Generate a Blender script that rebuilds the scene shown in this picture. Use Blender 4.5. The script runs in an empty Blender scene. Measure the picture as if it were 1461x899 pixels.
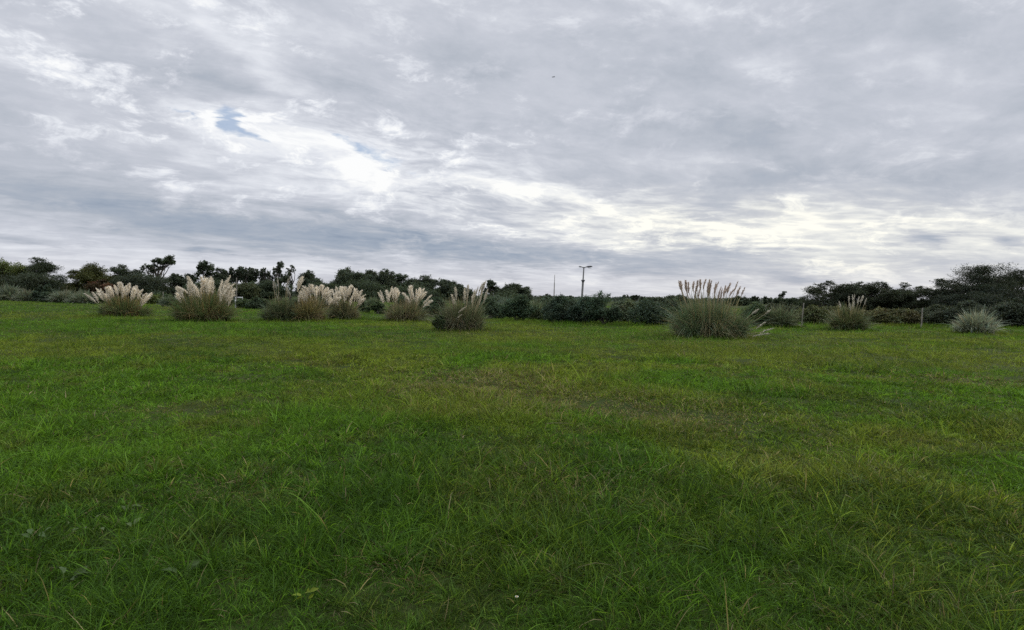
import bpy, math, random
import numpy as np
from mathutils import Matrix, Vector

# ------------------------------------------------------------------ camera, sky, sun, exposure
scn = bpy.context.scene
DENOISE = False
C = scn.collection
PW, PH = 1461.0, 899.0            # size of the photograph the measurements were read from
FPX = 880.0                       # focal length in those pixels
CAM_H = 1.6
PITCH, ROLL = math.radians(1.72), math.radians(0.86)

cam_d = bpy.data.cameras.new('camera')
cam_d.sensor_width = 36.0
cam_d.lens = 36.0 * FPX / PW
cam_d.clip_start = 0.05
cam_d.clip_end = 12000
cam = bpy.data.objects.new('camera', cam_d)
C.objects.link(cam)
CAM_M = Matrix.Translation((0, 0, CAM_H)) @ Matrix.Rotation(math.pi / 2 - PITCH, 4, 'X') @ Matrix.Rotation(ROLL, 4, 'Z')
cam.matrix_world = CAM_M
scn.camera = cam

def ray(px, py):
    d = Vector(((px - PW / 2) / FPX, -(py - PH / 2) / FPX, -1.0))
    return (CAM_M.to_3x3() @ d).normalized()

def azel(px, py):
    d = ray(px, py)
    return math.atan2(d.x, d.y), math.asin(d.z)

SUN_AZ, SUN_EL = math.radians(52), math.radians(24)
sd = bpy.data.lights.new('sun', 'SUN')
sd.energy = 1.2
sd.angle = math.radians(24)
sd.color = (1.0, 0.93, 0.82)
sun = bpy.data.objects.new('sun', sd)
C.objects.link(sun)
sdir = Vector((math.sin(SUN_AZ) * math.cos(SUN_EL), math.cos(SUN_AZ) * math.cos(SUN_EL), math.sin(SUN_EL)))
sun.rotation_euler = sdir.to_track_quat('Z', 'Y').to_euler()

scn.view_settings.view_transform = 'Standard'
scn.view_settings.look = 'None'
scn.view_settings.gamma = 1.0
scn.view_settings.exposure = 0.0
scn.view_settings.use_curve_mapping = False
scn.cycles.use_denoising = DENOISE
scn.cycles.max_bounces = 6
scn.cycles.diffuse_bounces = 3
scn.cycles.transmission_bounces = 4
scn.cycles.transparent_max_bounces = 4

# ---- node helper
class G:
    def __init__(self, tree):
        self.t = tree; self.n = tree.nodes; self.l = tree.links
    def put(self, sock, v):
        if isinstance(v, bpy.types.NodeSocket): self.l.new(v, sock)
        elif v is not None: sock.default_value = v
    def math(self, op, a, b=None, c=None, clamp=False):
        n = self.n.new('ShaderNodeMath'); n.operation = op; n.use_clamp = clamp
        self.put(n.inputs[0], a)
        if b is not None: self.put(n.inputs[1], b)
        if c is not None: self.put(n.inputs[2], c)
        return n.outputs[0]
    def add(self, a, b): return self.math('ADD', a, b)
    def sub(self, a, b): return self.math('SUBTRACT', a, b)
    def mul(self, a, b): return self.math('MULTIPLY', a, b)
    def vec(self, op, a, b=None, s=None):
        n = self.n.new('ShaderNodeVectorMath'); n.operation = op
        self.put(n.inputs[0], a)
        if b is not None: self.put(n.inputs[1], b)
        if s is not None: self.put(n.inputs['Scale'], s)
        return n.outputs['Value'] if op in ('LENGTH', 'DOT_PRODUCT') else n.outputs[0]
    def sep(self, v):
        n = self.n.new('ShaderNodeSeparateXYZ'); self.put(n.inputs[0], v); return n.outputs
    def comb(self, x=0.0, y=0.0, z=0.0):
        n = self.n.new('ShaderNodeCombineXYZ')
        for i, v in enumerate((x, y, z)): self.put(n.inputs[i], v)
        return n.outputs[0]
    def mapping(self, v, loc=(0, 0, 0), rot=(0, 0, 0), sc=(1, 1, 1), kind='POINT'):
        n = self.n.new('ShaderNodeMapping'); n.vector_type = kind
        self.put(n.inputs['Vector'], v)
        n.inputs['Location'].default_value = loc; n.inputs['Rotation'].default_value = rot; n.inputs['Scale'].default_value = sc
        return n.outputs[0]
    def noise(self, v, scale, detail=4.0, rough=0.55, dist=0.0, out='Fac', lac=2.0):
        n = self.n.new('ShaderNodeTexNoise')
        self.put(n.inputs['Vector'], v)
        n.inputs['Scale'].default_value = scale; n.inputs['Detail'].default_value = detail
        n.inputs['Roughness'].default_value = rough; n.inputs['Distortion'].default_value = dist
        n.inputs['Lacunarity'].default_value = lac
        return n.outputs[out]
    def smooth(self, v, lo, hi, a=0.0, b=1.0):
        n = self.n.new('ShaderNodeMapRange'); n.interpolation_type = 'SMOOTHSTEP'
        self.put(n.inputs[0], v)
        n.inputs[1].default_value = lo; n.inputs[2].default_value = hi
        n.inputs[3].default_value = a; n.inputs[4].default_value = b
        return n.outputs[0]
    def ramp(self, v, stops, interp='LINEAR'):
        n = self.n.new('ShaderNodeValToRGB'); self.put(n.inputs[0], v)
        cr = n.color_ramp; cr.interpolation = interp
        while len(cr.elements) < len(stops): cr.elements.new(0.5)
        for e, (p, c) in zip(cr.elements, stops):
            e.position = p; e.color = (*c, 1.0)
        return n.outputs[0]
    def mix(self, f, a, b, blend='MIX'):
        n = self.n.new('ShaderNodeMix'); n.data_type = 'RGBA'; n.blend_type = blend
        self.put(n.inputs[0], f)
        for s, v in ((n.inputs[6], a), (n.inputs[7], b)):
            if isinstance(v, tuple): v = (*v, 1.0) if len(v) == 3 else v
            self.put(s, v)
        return n.outputs[2]

# ---- the sky: Nishita blue seen through holes in a broken sheet of cloud
world = bpy.data.worlds.new('World')
scn.world = world
world.use_nodes = True
g = G(world.node_tree)
g.n.clear()
w_out = g.n.new('ShaderNodeOutputWorld')
w_bg = g.n.new('ShaderNodeBackground')
w_bg.inputs['Strength'].default_value = 0.1
g.l.new(w_bg.outputs[0], w_out.inputs[0])
nish = g.n.new('ShaderNodeTexSky'); nish.sky_type = 'NISHITA'
nish.sun_disc = False
nish.sun_elevation = SUN_EL; nish.sun_rotation = SUN_AZ
nish.air_density = 1.0; nish.dust_density = 1.2

tc = g.n.new('ShaderNodeTexCoord')
D = g.vec('NORMALIZE', tc.outputs['Generated'])
dx, dy, dz = g.sep(D)
zc = g.math('MAXIMUM', dz, 0.0)
den = g.add(zc, 0.085)
plane = g.comb(g.math('DIVIDE', dx, den), g.math('DIVIDE', dy, den), 0.0)
# along the cloud streets (they run away to the right), u is stretched
uv = g.mapping(plane, rot=(0, 0, math.radians(-37)))
warp = g.vec('SUBTRACT', g.noise(g.mapping(uv, sc=(0.6, 0.9, 1)), 1.1, 4.0, 0.55, out='Color'), (0.5, 0.5, 0.5))
uvw = g.vec('ADD', uv, g.vec('SCALE', warp, s=0.9))
n_big = g.noise(g.mapping(uvw, sc=(0.45, 0.80, 1)), 0.9, 5.0, 0.55)
n_mid = g.noise(g.mapping(uvw, loc=(7, 3, 0), sc=(0.75, 1.20, 1)), 2.3, 6.0, 0.60)
n_fine = g.noise(g.mapping(uvw, loc=(2, 9, 0), sc=(0.8, 1.25, 1)), 6.0, 6.0, 0.64)
# azimuth / elevation coordinates for the large individual banks and breaks
az = g.math('ARCTAN2', dx, dy)
el = g.math('ARCSINE', dz)
ae = g.comb(az, el, 0.0)
wob = g.vec('SUBTRACT', g.noise(g.mapping(ae, sc=(3.0, 7.0, 1)), 1.0, 4.0, 0.6, out='Color'), (0.5, 0.5, 0.5))
wob = g.vec('MULTIPLY', wob, (0.26, 0.075, 0.0))
wob2 = g.vec('SUBTRACT', g.noise(g.mapping(uvw, loc=(4, 4, 0)), 3.0, 5.0, 0.6, out='Color'), (0.5, 0.5, 0.5))
wob2 = g.vec('MULTIPLY', wob2, (0.16, 0.060, 0.0))
aew = g.vec('ADD', g.vec('ADD', ae, wob), wob2)

def blob(px, py, sx, sy, ang=0.0, src=None):
    a, e = azel(px, py)
    m = g.mapping(src or aew, loc=(a, e, 0), rot=(0, 0, -math.radians(ang)), sc=(sx / FPX, sy / FPX, 1.0), kind='TEXTURE')
    q = g.vec('DOT_PRODUCT', m, m)
    return g.math('POWER', 0.60653, q)

TONE0, BR, DR = 0.57, 0.50, 0.66
BANKS = [
    # breaks and bright edges
    (330, 50, 75, 16, 32, .26), (410, 88, 60, 14, 30, .12), (70, 108, 80, 16, 18, .20), (180, 60, 60, 12, 18, .08),
    (60, 180, 120, 12, 8, .12), (230, 225, 200, 18, 12, .20), (270, 165, 40, 14, 25, .30), (330, 190, 70, 22, 25, .18),
    (450, 205, 90, 26, 24, .34), (500, 245, 85, 18, 15, .40), (590, 262, 130, 14, 12, .24), (600, 205, 110, 28, 8, .22),
    (735, 272, 70, 11, 8, .52), (830, 283, 60, 9, 10, .34), (930, 310, 80, 8, 10, .24), (1030, 326, 80, 8, 8, .24),
    (1110, 340, 70, 9, 8, .18), (880, 336, 110, 9, 3, .24), (760, 325, 130, 7, 6, .20), (915, 283, 40, 6, 5, .25),
    (1290, 312, 120, 16, 5, .10), (1400, 312, 120, 24, -2, .10), (1190, 372, 60, 7, 0, .18), (1300, 372, 150, 9, 0, .08),
    (1130, 85, 36, 13, 0, .26), (975, 8, 24, 10, 30, .22), (1262, 52, 22, 8, 0, .16), (1300, 85, 22, 12, 0, .14),
    (790, 205, 60, 16, 0, .14), (520, 388, 330, 14, 1, .16), (1010, 402, 260, 16, 1, .22), (120, 372, 220, 18, 1, .07),
    (1000, 232, 160, 7, 2, .10), (1390, 205, 80, 8, 0, .10),
    # dark banks
    (200, 302, 300, 15, 4, -.26), (520, 335, 260, 17, 5, -.27), (700, 362, 200, 10, 2, -.16), (60, 298, 120, 14, 5, -.14),
    (110, 200, 90, 13, 14, -.17), (20, 165, 50, 22, 5, -.15), (190, 78, 130, 24, 14, -.15), (370, 125, 150, 13, 4, -.17),
    (1150, 190, 200, 40, 0, -.13), (850, 100, 170, 45, 0, -.09), (1130, 270, 180, 20, 3, -.10), (650, 90, 160, 50, 5, -.08),
    (650, 285, 110, 9, 12, -.16), (1000, 352, 100, 8, 8, -.20), (830, 365, 200, 9, 3, -.12), (1430, 40, 120, 60, 0, -.07),
    (1400, 250, 130, 20, 0, -.07),
]
# billows seen edge-on: nearly round in angle, so the sheet has thickness and not only a flat plan
dirv = g.mapping(g.vec('ADD', D, g.vec('SCALE', warp, s=0.10)), rot=(0, math.radians(10), 0), sc=(1.0, 1.0, 2.1))
n_rnd = g.noise(dirv, 5.5, 7.0, 0.60)
n_rnd2 = g.noise(g.mapping(dirv, loc=(3, 1, 2)), 16.0, 6.0, 0.66)
t = g.mul(g.sub(n_big, 0.5), 0.50)
t = g.add(t, g.mul(g.sub(n_mid, 0.5), 0.34))
t = g.add(t, g.mul(g.sub(n_rnd, 0.5), 0.42))
t = g.add(t, g.mul(g.sub(n_rnd2, 0.5), 0.24))
t = g.add(t, g.mul(g.sub(n_fine, 0.5), 0.10))
# ripples (a mackerel patch low on the right)
rip = g.noise(g.mapping(plane, rot=(0, 0, math.radians(-24)), sc=(1.2, 2.2, 1)), 2.2, 5.0, 0.55, 0.3)
t = g.add(t, g.mul(g.mul(g.smooth(rip, 0.40, 0.68), 0.15), blob(1320, 318, 220, 26, 3)))
t = g.add(t, g.mul(g.mul(g.smooth(rip, 0.40, 0.68), 0.15), blob(1000, 322, 200, 28, 6)))
t = g.add(t, g.mul(g.mul(g.sub(n_fine, 0.5), 0.7), blob(560, 235, 220, 60, 14)))
# torn, backlit wisps: strongest in the breaks left of the middle
n_w = g.noise(g.mapping(dirv, loc=(5, 2, 1)), 11.0, 7.0, 0.66, 0.15)
wm = g.math('ADD', g.add(blob(430, 190, 330, 75, 12), blob(850, 300, 320, 32, 8)), 0.36, clamp=True)
t = g.add(t, g.mul(g.mul(g.smooth(n_w, 0.50, 0.70), wm), 0.36))
tone = g.add(t, TONE0)
def after(v, scalar):                            # makes the next nodes wait for this one (keeps the shader's working memory small)
    return g.vec('ADD', v, g.vec('SCALE', (1e-7, 1e-7, 0.0), s=scalar))
src = after(aew, tone)
for q, b in enumerate(BANKS):
    if q % 5 == 4: src = after(aew, tone)
    tone = g.math('MULTIPLY_ADD', blob(*b[:5], src=src), b[5] * (BR if b[5] > 0 else DR), tone)
# scraps of low dark cloud near the horizon
wl = after(g.vec('ADD', ae, g.vec('SCALE', wob2, s=0.28)), tone)
for (px, py, sx, sy, amp) in [(1322, 341, 17, 4.5, -.5), (1145, 399, 26, 4, -.42), (1437, 346, 12, 3.5, -.32), (283, 357, 10, 2.2, -.36),
                              (317, 359, 9, 2.0, -.30), (32, 342, 30, 3, -.30), (880, 388, 22, 4, -.20), (1105, 388, 16, 3, -.22),
                              (695, 396, 22, 3, -.15), (735, 396, 12, 2.5, -.15), (450, 363, 9, 1.6, -.15)]:
    tone = g.math('MULTIPLY_ADD', blob(px, py, sx, sy, 2, src=wl), amp, tone)
cloud = g.ramp(tone, [(0.0, (0.235, 0.295, 0.395)), (0.20, (0.345, 0.402, 0.492)), (0.40, (0.458, 0.496, 0.565)),
                      (0.58, (0.580, 0.608, 0.678)), (0.76, (0.775, 0.802, 0.860)), (0.94, (0.975, 0.985, 0.99))])
src = after(aew, tone)
warm = g.math('MULTIPLY', g.add(blob(1330, 345, 260, 50, 4, src=src), g.mul(blob(980, 335, 220, 40, 5, src=src), 0.7)), 0.85, clamp=True)
warm_t = g.mul(warm, g.smooth(tone, 0.35, 0.8))
cloud = g.mix(warm_t, cloud, g.mix(1.0, cloud, (1.05, 1.025, 0.93), 'MULTIPLY'))
# a thin warm rim all along the horizon
rim = g.smooth(el, 0.0, 0.075, 1.0, 0.0)
cloud = g.mix(g.mul(rim, 0.35), cloud, (0.62, 0.585, 0.60))
# holes
holes = g.mul(blob(318, 178, 14, 13, 30, src=src), 1.25)
for h in [(245, 166, 6, 6, 0, .75), (460, 197, 11, 4.5, 5, .9), (545, 222, 26, 9, 15, .75), (500, 212, 18, 7, 10, .6), (575, 245, 30, 6, 12, .5), (690, 212, 10, 6, 0, .45), (850, 290, 40, 4, 10, .5)]:
    holes = g.add(holes, g.mul(blob(*h[:5], src=src), h[5]))
hole_m = g.smooth(g.add(holes, g.mul(g.sub(n_rnd2, 0.5), 2.2)), 0.45, 1.25)
blue = g.mix(0.55, g.vec('SCALE', nish.outputs[0], s=1.0), (2.6, 4.2, 7.2))
# extra brightness added to the unseen cloud overhead to light grass and trees
over = g.smooth(dz, 0.46, 0.80, 10.0, 28.0)
sky_col = g.mix(g.mul(hole_m, 0.72), g.vec('SCALE', cloud, s=over), blue)
below = g.smooth(el, -0.05, 0.0, 1.0, 0.0)
sky_col = g.mix(below, sky_col, (1.2, 1.3, 0.9))
g.l.new(sky_col, w_bg.inputs['Color'])
world.cycles.sampling_method = 'MANUAL'
world.cycles.sample_map_resolution = 512

# ------------------------------------------------------------------ helpers
RNG = np.random.default_rng(7)

def lattice(seed, n=256):
    return np.random.default_rng(seed).random((n, n))
_LAT = {}
def vnoise(x, y, seed=0):
    if seed not in _LAT: _LAT[seed] = lattice(seed + 100)
    L = _LAT[seed]
    xi = np.floor(x).astype(np.int64); yi = np.floor(y).astype(np.int64)
    fx = x - xi; fy = y - yi
    fx = fx * fx * (3 - 2 * fx); fy = fy * fy * (3 - 2 * fy)
    a = L[xi % 256, yi % 256]; b = L[(xi + 1) % 256, yi % 256]
    c = L[xi % 256, (yi + 1) % 256]; d = L[(xi + 1) % 256, (yi + 1) % 256]
    return (a * (1 - fx) + b * fx) * (1 - fy) + (c * (1 - fx) + d * fx) * fy
def fbm(x, y, seed=0, octv=4, rough=0.5):
    x = np.asarray(x, float); y = np.asarray(y, float)
    s = 0; a = 1; tot = 0
    for i in range(octv):
        s = s + a * vnoise(x * 2 ** i + 13.7 * i + 500, y * 2 ** i + 7.1 * i + 500, seed + i); tot += a; a *= rough
    return s / tot
def sstep(x, a, b):
    t = np.clip((x - a) / (b - a), 0, 1); return t * t * (3 - 2 * t)

def flat_hit(px, py):
    d = ray(px, py)
    k = CAM_H / max(1e-4, -d.z)
    return d.x * k, d.y * k

def polyline(pts):
    return np.array([flat_hit(*p) for p in pts])
def pdist(x, y, P):
    best = np.full(np.shape(x), 1e9)
    for a, b in zip(P[:-1], P[1:]):
        ab = b - a; L2 = (ab ** 2).sum()
        t = np.clip(((x - a[0]) * ab[0] + (y - a[1]) * ab[1]) / L2, 0, 1)
        best = np.minimum(best, np.hypot(x - a[0] - t * ab[0], y - a[1] - t * ab[1]))
    return best
TRACKS = [polyline([(240, 488), (420, 512), (540, 530), (700, 552), (830, 575), (980, 596), (1200, 640), (1461, 700)]),
          polyline([(880, 512), (1000, 522), (1150, 530), (1300, 541), (1500, 546)]),
          polyline([(-60, 560), (60, 558), (170, 568), (300, 590)])]
def track(x, y):
    w = 0.35 * (fbm(x * 0.6, y * 0.6, 40, 3) - 0.5)
    d = np.minimum(np.minimum(pdist(x, y, TRACKS[0]), pdist(x, y, TRACKS[1])), pdist(x, y, TRACKS[2]) * 1.3)
    return np.exp(-((d + w) / 0.55) ** 2)

def ground_z(x, y):
    x = np.asarray(x, float); y = np.asarray(y, float)
    r = np.hypot(x, y)
    near = 1 - sstep(r, 22, 40)
    z = (fbm(x * 0.45, y * 0.45, 3, 4) - 0.5) * 0.09 + (fbm(x * 1.7, y * 1.7, 11, 3) - 0.5) * 0.06
    z = z - 0.05 * track(x, y)
    return z * near

def new_mesh(name, verts, faces_flat, loop_tot, col=None, mat=None, smooth=False):
    me = bpy.data.meshes.new(name)
    verts = np.asarray(verts, np.float32); faces_flat = np.asarray(faces_flat, np.int32); loop_tot = np.asarray(loop_tot, np.int32)
    me.vertices.add(len(verts)); me.vertices.foreach_set('co', verts.ravel())
    me.loops.add(len(faces_flat)); me.loops.foreach_set('vertex_index', faces_flat)
    st = np.zeros(len(loop_tot), np.int32); st[1:] = np.cumsum(loop_tot)[:-1]
    me.polygons.add(len(loop_tot)); me.polygons.foreach_set('loop_start', st); me.polygons.foreach_set('loop_total', loop_tot)
    if smooth: me.polygons.foreach_set('use_smooth', np.ones(len(loop_tot), bool))
    if col is not None:
        at = me.attributes.new('tint', 'FLOAT_COLOR', 'POINT')
        c4 = np.ones((len(verts), 4), np.float32); c4[:, :3] = col
        at.data.foreach_set('color', c4.ravel())
    me.update(calc_edges=True)
    if mat: me.materials.append(mat)
    return me

class Acc:                                     # collects pieces of ONE part
    def __init__(self): self.v = []; self.f = []; self.t = []; self.c = []; self.n = 0
    def add(self, v, f, col=(1, 1, 1)):        # f : (m,k) int array
        v = np.asarray(v, np.float32).reshape(-1, 3); f = np.asarray(f, np.int64)
        self.v.append(v); self.f.append((f + self.n).ravel()); self.t.append(np.full(len(f), f.shape[1]))
        c = np.asarray(col, np.float32)
        self.c.append(np.broadcast_to(c, (len(v), 3)).copy() if c.ndim == 1 else c)
        self.n += len(v)
    def mesh(self, name, mat, smooth=False):
        return new_mesh(name, np.concatenate(self.v), np.concatenate(self.f), np.concatenate(self.t), np.concatenate(self.c), mat, smooth)

def strips(acc, root, d, L, W, droop, nseg, col, rng, tip=0.0, bend=None, shape=None):
    """ribbon leaves: root (n,3), d unit (n,3), L, W, droop (n,), col (n,3)"""
    n = len(root)
    side = np.cross(d, rng.normal(size=(n, 3))); side /= np.linalg.norm(side, axis=1, keepdims=True) + 1e-9
    P = []
    for k in range(nseg + 1):
        s = k / nseg
        c = root + d * (L * s)[:, None]
        c[:, 2] -= droop * L * s * s
        if bend is not None: c = c + bend * (L * s * s)[:, None]
        w = W * (shape(s) if shape else (1 - s * (1 - tip))) * 0.5
        P.append(c - side * w[:, None]); P.append(c + side * w[:, None])
    V = np.stack(P, 1)                        # n, 2(nseg+1), 3
    m = 2 * (nseg + 1)
    base = (np.arange(n) * m)[:, None, None]
    q = np.array([[2 * k, 2 * k + 1, 2 * k + 3, 2 * k + 2] for k in range(nseg)])[None]
    F = (base + q).reshape(-1, 4)
    acc.add(V.reshape(-1, 3), F, np.repeat(col, m, axis=0))

def tube(acc, pts, rad, sides=6, col=(1, 1, 1)):
    pts = np.asarray(pts, float); n = len(pts)
    tng = np.gradient(pts, axis=0); tng /= np.linalg.norm(tng, axis=1, keepdims=True) + 1e-9
    ref = np.array([0.31, 0.95, 0.05])
    a = np.cross(tng, ref); a /= np.linalg.norm(a, axis=1, keepdims=True) + 1e-9
    b = np.cross(tng, a)
    th = np.arange(sides) * 2 * math.pi / sides
    V = pts[:, None] + (a[:, None] * np.cos(th)[None, :, None] + b[:, None] * np.sin(th)[None, :, None]) * np.asarray(rad, float)[:, None, None]
    F = []
    for i in range(n - 1):
        for k in range(sides):
            k2 = (k + 1) % sides
            F.append([i * sides + k, i * sides + k2, (i + 1) * sides + k2, (i + 1) * sides + k])
    acc.add(V.reshape(-1, 3), F, col)
    acc.add(V[-1], [list(range(sides))], col)
    acc.add(V[0], [list(range(sides))[::-1]], col)

def box(acc, c, s, col=(1, 1, 1), M=None):
    v = np.array([[x, y, z] for x in (-.5, .5) for y in (-.5, .5) for z in (-.5, .5)]) * np.array(s)
    if M is not None: v = v @ np.array(M.to_3x3()).T
    v = v + np.array(c)
    acc.add(v, [[0, 1, 3, 2], [4, 6, 7, 5], [0, 4, 5, 1], [2, 3, 7, 6], [0, 2, 6, 4], [1, 5, 7, 3]], col)

def link(name, me, parent=None):
    o = bpy.data.objects.new(name, me); C.objects.link(o)
    if parent: o.parent = parent
    return o
def thing(name, label, cat, loc, rotz=0.0, group=None):
    o = bpy.data.objects.new(name, None); C.objects.link(o)
    o.location = loc; o.rotation_euler = (0, 0, rotz); o.empty_display_size = 0.3
    o['label'] = label; o['category'] = cat; o['kind'] = 'thing'
    if group: o['group'] = group
    return o

# ------------------------------------------------------------------ materials
def leaf_mat(name, trans=0.35, rough=0.55, spec=0.25, thru=(1.25, 1.2, 0.7)):
    m = bpy.data.materials.new(name); m.use_nodes = True
    k = G(m.node_tree); k.n.clear()
    out = k.n.new('ShaderNodeOutputMaterial')
    at = k.n.new('ShaderNodeAttribute'); at.attribute_name = 'tint'
    p = k.n.new('ShaderNodeBsdfPrincipled')
    p.inputs['Roughness'].default_value = rough
    p.inputs['Specular IOR Level'].default_value = spec
    k.l.new(at.outputs['Color'], p.inputs['Base Color'])
    tr = k.n.new('ShaderNodeBsdfTranslucent')
    k.l.new(k.mix(1.0, at.outputs['Color'], thru, 'MULTIPLY'), tr.inputs['Color'])
    ms = k.n.new('ShaderNodeMixShader'); ms.inputs[0].default_value = trans
    k.l.new(p.outputs[0], ms.inputs[1]); k.l.new(tr.outputs[0], ms.inputs[2])
    k.l.new(ms.outputs[0], out.inputs[0])
    return m
def solid_mat(name, c1, c2, scale=8.0, rough=0.8, metal=0.0, stretch=(1, 1, 1), bump=0.2):
    m = bpy.data.materials.new(name); m.use_nodes = True
    k = G(m.node_tree); p = k.n['Principled BSDF']
    t = k.n.new('ShaderNodeTexCoord')
    v = k.mapping(t.outputs['Object'], sc=stretch)
    f = k.noise(v, scale, 5.0, 0.6)
    k.l.new(k.ramp(f, [(0.3, c1), (0.7, c2)]), p.inputs['Base Color'])
    p.inputs['Roughness'].default_value = rough; p.inputs['Metallic'].default_value = metal
    b = k.n.new('ShaderNodeBump'); b.inputs['Strength'].default_value = bump; b.inputs['Distance'].default_value = 0.02
    k.l.new(f, b.inputs['Height']); k.l.new(b.outputs[0], p.inputs['Normal'])
    return m

M_GRASS = leaf_mat('grass_blades', 0.44, 0.55, 0.10)
M_LEAF = leaf_mat('tree_leaves', 0.25, 0.6, 0.15)
M_PAMPAS = leaf_mat('pampas_leaves', 0.30, 0.5, 0.25, (1.05, 1.1, 0.8))
M_PLUME = leaf_mat('pampas_plume', 0.45, 0.9, 0.05, (1.0, 1.0, 1.0))
M_WEED = leaf_mat('weed_leaves', 0.25, 0.6, 0.12)
M_BARK = solid_mat('bark', (0.05, 0.042, 0.034), (0.12, 0.10, 0.085), 3.0, 0.9, stretch=(3, 3, 0.6))
M_STEM = solid_mat('dry_stem', (0.24, 0.20, 0.10), (0.36, 0.30, 0.17), 5.0, 0.8)
M_WOOD = solid_mat('weathered_wood', (0.15, 0.135, 0.11), (0.25, 0.23, 0.19), 6.0, 0.85, stretch=(4, 4, 0.5))
M_STEEL = solid_mat('dull_steel', (0.16, 0.16, 0.16), (0.24, 0.23, 0.22), 4.0, 0.6, 0.3)
M_DARK = solid_mat('dark_casting', (0.03, 0.03, 0.032), (0.05, 0.05, 0.052), 6.0, 0.5, 0.2)
M_WHITE = solid_mat('white_paint', (0.62, 0.62, 0.60), (0.76, 0.76, 0.74), 6.0, 0.6)
M_LENS = solid_mat('lamp_glass', (0.45, 0.46, 0.46), (0.55, 0.56, 0.56), 6.0, 0.3)
M_BIRD = solid_mat('dark_feathers', (0.02, 0.02, 0.022), (0.045, 0.042, 0.04), 20.0, 0.8)

# ground sheet: thatch and soil showing between the blades
m = bpy.data.materials.new('field_soil_and_thatch'); m.use_nodes = True
k = G(m.node_tree); p = k.n['Principled BSDF']
geo = k.n.new('ShaderNodeNewGeometry')
pos = geo.outputs['Position']
f1 = k.noise(pos, 0.35, 5.0, 0.6)
f2 = k.noise(pos, 9.0, 5.0, 0.65)
f3 = k.noise(k.mapping(pos, sc=(1.0, 1.0, 1.0)), 60.0, 3.0, 0.6)
c = k.ramp(f1, [(0.30, (0.022, 0.036, 0.008)), (0.50, (0.030, 0.046, 0.010)), (0.68, (0.044, 0.052, 0.014))])
c = k.mix(k.smooth(f2, 0.45, 0.75), c, (0.036, 0.040, 0.014))
c = k.mix(k.smooth(f3, 0.52, 0.75, 0.0, 0.6), c, (0.060, 0.068, 0.022))
k.l.new(c, p.inputs['Base Color'])
p.inputs['Roughness'].default_value = 0.95; p.inputs['Specular IOR Level'].default_value = 0.05
b = k.n.new('ShaderNodeBump'); b.inputs['Strength'].default_value = 0.7; b.inputs['Distance'].default_value = 0.04
k.l.new(k.add(f2, k.mul(f3, 0.5)), b.inputs['Height']); k.l.new(b.outputs[0], p.inputs['Normal'])
M_GROUND = m

# ------------------------------------------------------------------ ground: one sheet out to the horizon
rr = np.concatenate([np.linspace(0.15, 12, 110), np.geomspace(12.15, 45, 90), np.geomspace(47, 6000, 60)])
na = 540
th = np.arange(na) * 2 * math.pi / na
X = np.outer(rr, np.sin(th)); Y = np.outer(rr, np.cos(th))
V = np.stack([X, Y, ground_z(X, Y)], -1).reshape(-1, 3)
i, j = np.meshgrid(np.arange(len(rr) - 1), np.arange(na), indexing='ij')
j2 = (j + 1) % na
F = np.stack([i * na + j, (i + 1) * na + j, (i + 1) * na + j2, i * na + j2], -1).reshape(-1, 4)[:, ::-1]
acc = Acc(); acc.add(V, F); acc.add(V[:na], [list(range(na))[::-1]])
gnd = link('ground', acc.mesh('ground', M_GROUND, True))
gnd['kind'] = 'structure'; gnd['label'] = 'wide flat field of soil and thatch under the grass, out to the horizon'
gnd['category'] = 'ground'

# ------------------------------------------------------------------ grass (uncountable)
def dry_spots(x, y):
    s = np.zeros_like(x)
    for (px, py, sx, sy, a) in [(672, 541, 1.1, 1.4, 1.0), (700, 550, 2.0, 1.6, .5), (845, 580, 1.6, 1.0, .5), (1415, 542, 1.8, 0.7, .8), (1000, 600, 1.0, .6, .5),
                                (890, 585, 1.2, .7, .6), (560, 825, .25, .2, .45), (790, 690, .7, .5, .35), (340, 700, .5, .4, .35), (600, 475, 6, 3, .25), (1000, 485, 6, 4, .25)]:
        gx, gy = flat_hit(px, py)
        s = s + a * np.exp(-((x - gx) / sx) ** 2 - ((y - gy) / sy) ** 2)
    return np.clip(s, 0, 1)
LUSH = np.array([0.084, 0.170, 0.017]); YEL = np.array([0.138, 0.186, 0.025]); OLV = np.array([0.114, 0.138, 0.030])
DRY = np.array([0.27, 0.235, 0.120]); DEEP = np.array([0.034, 0.078, 0.012])

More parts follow.
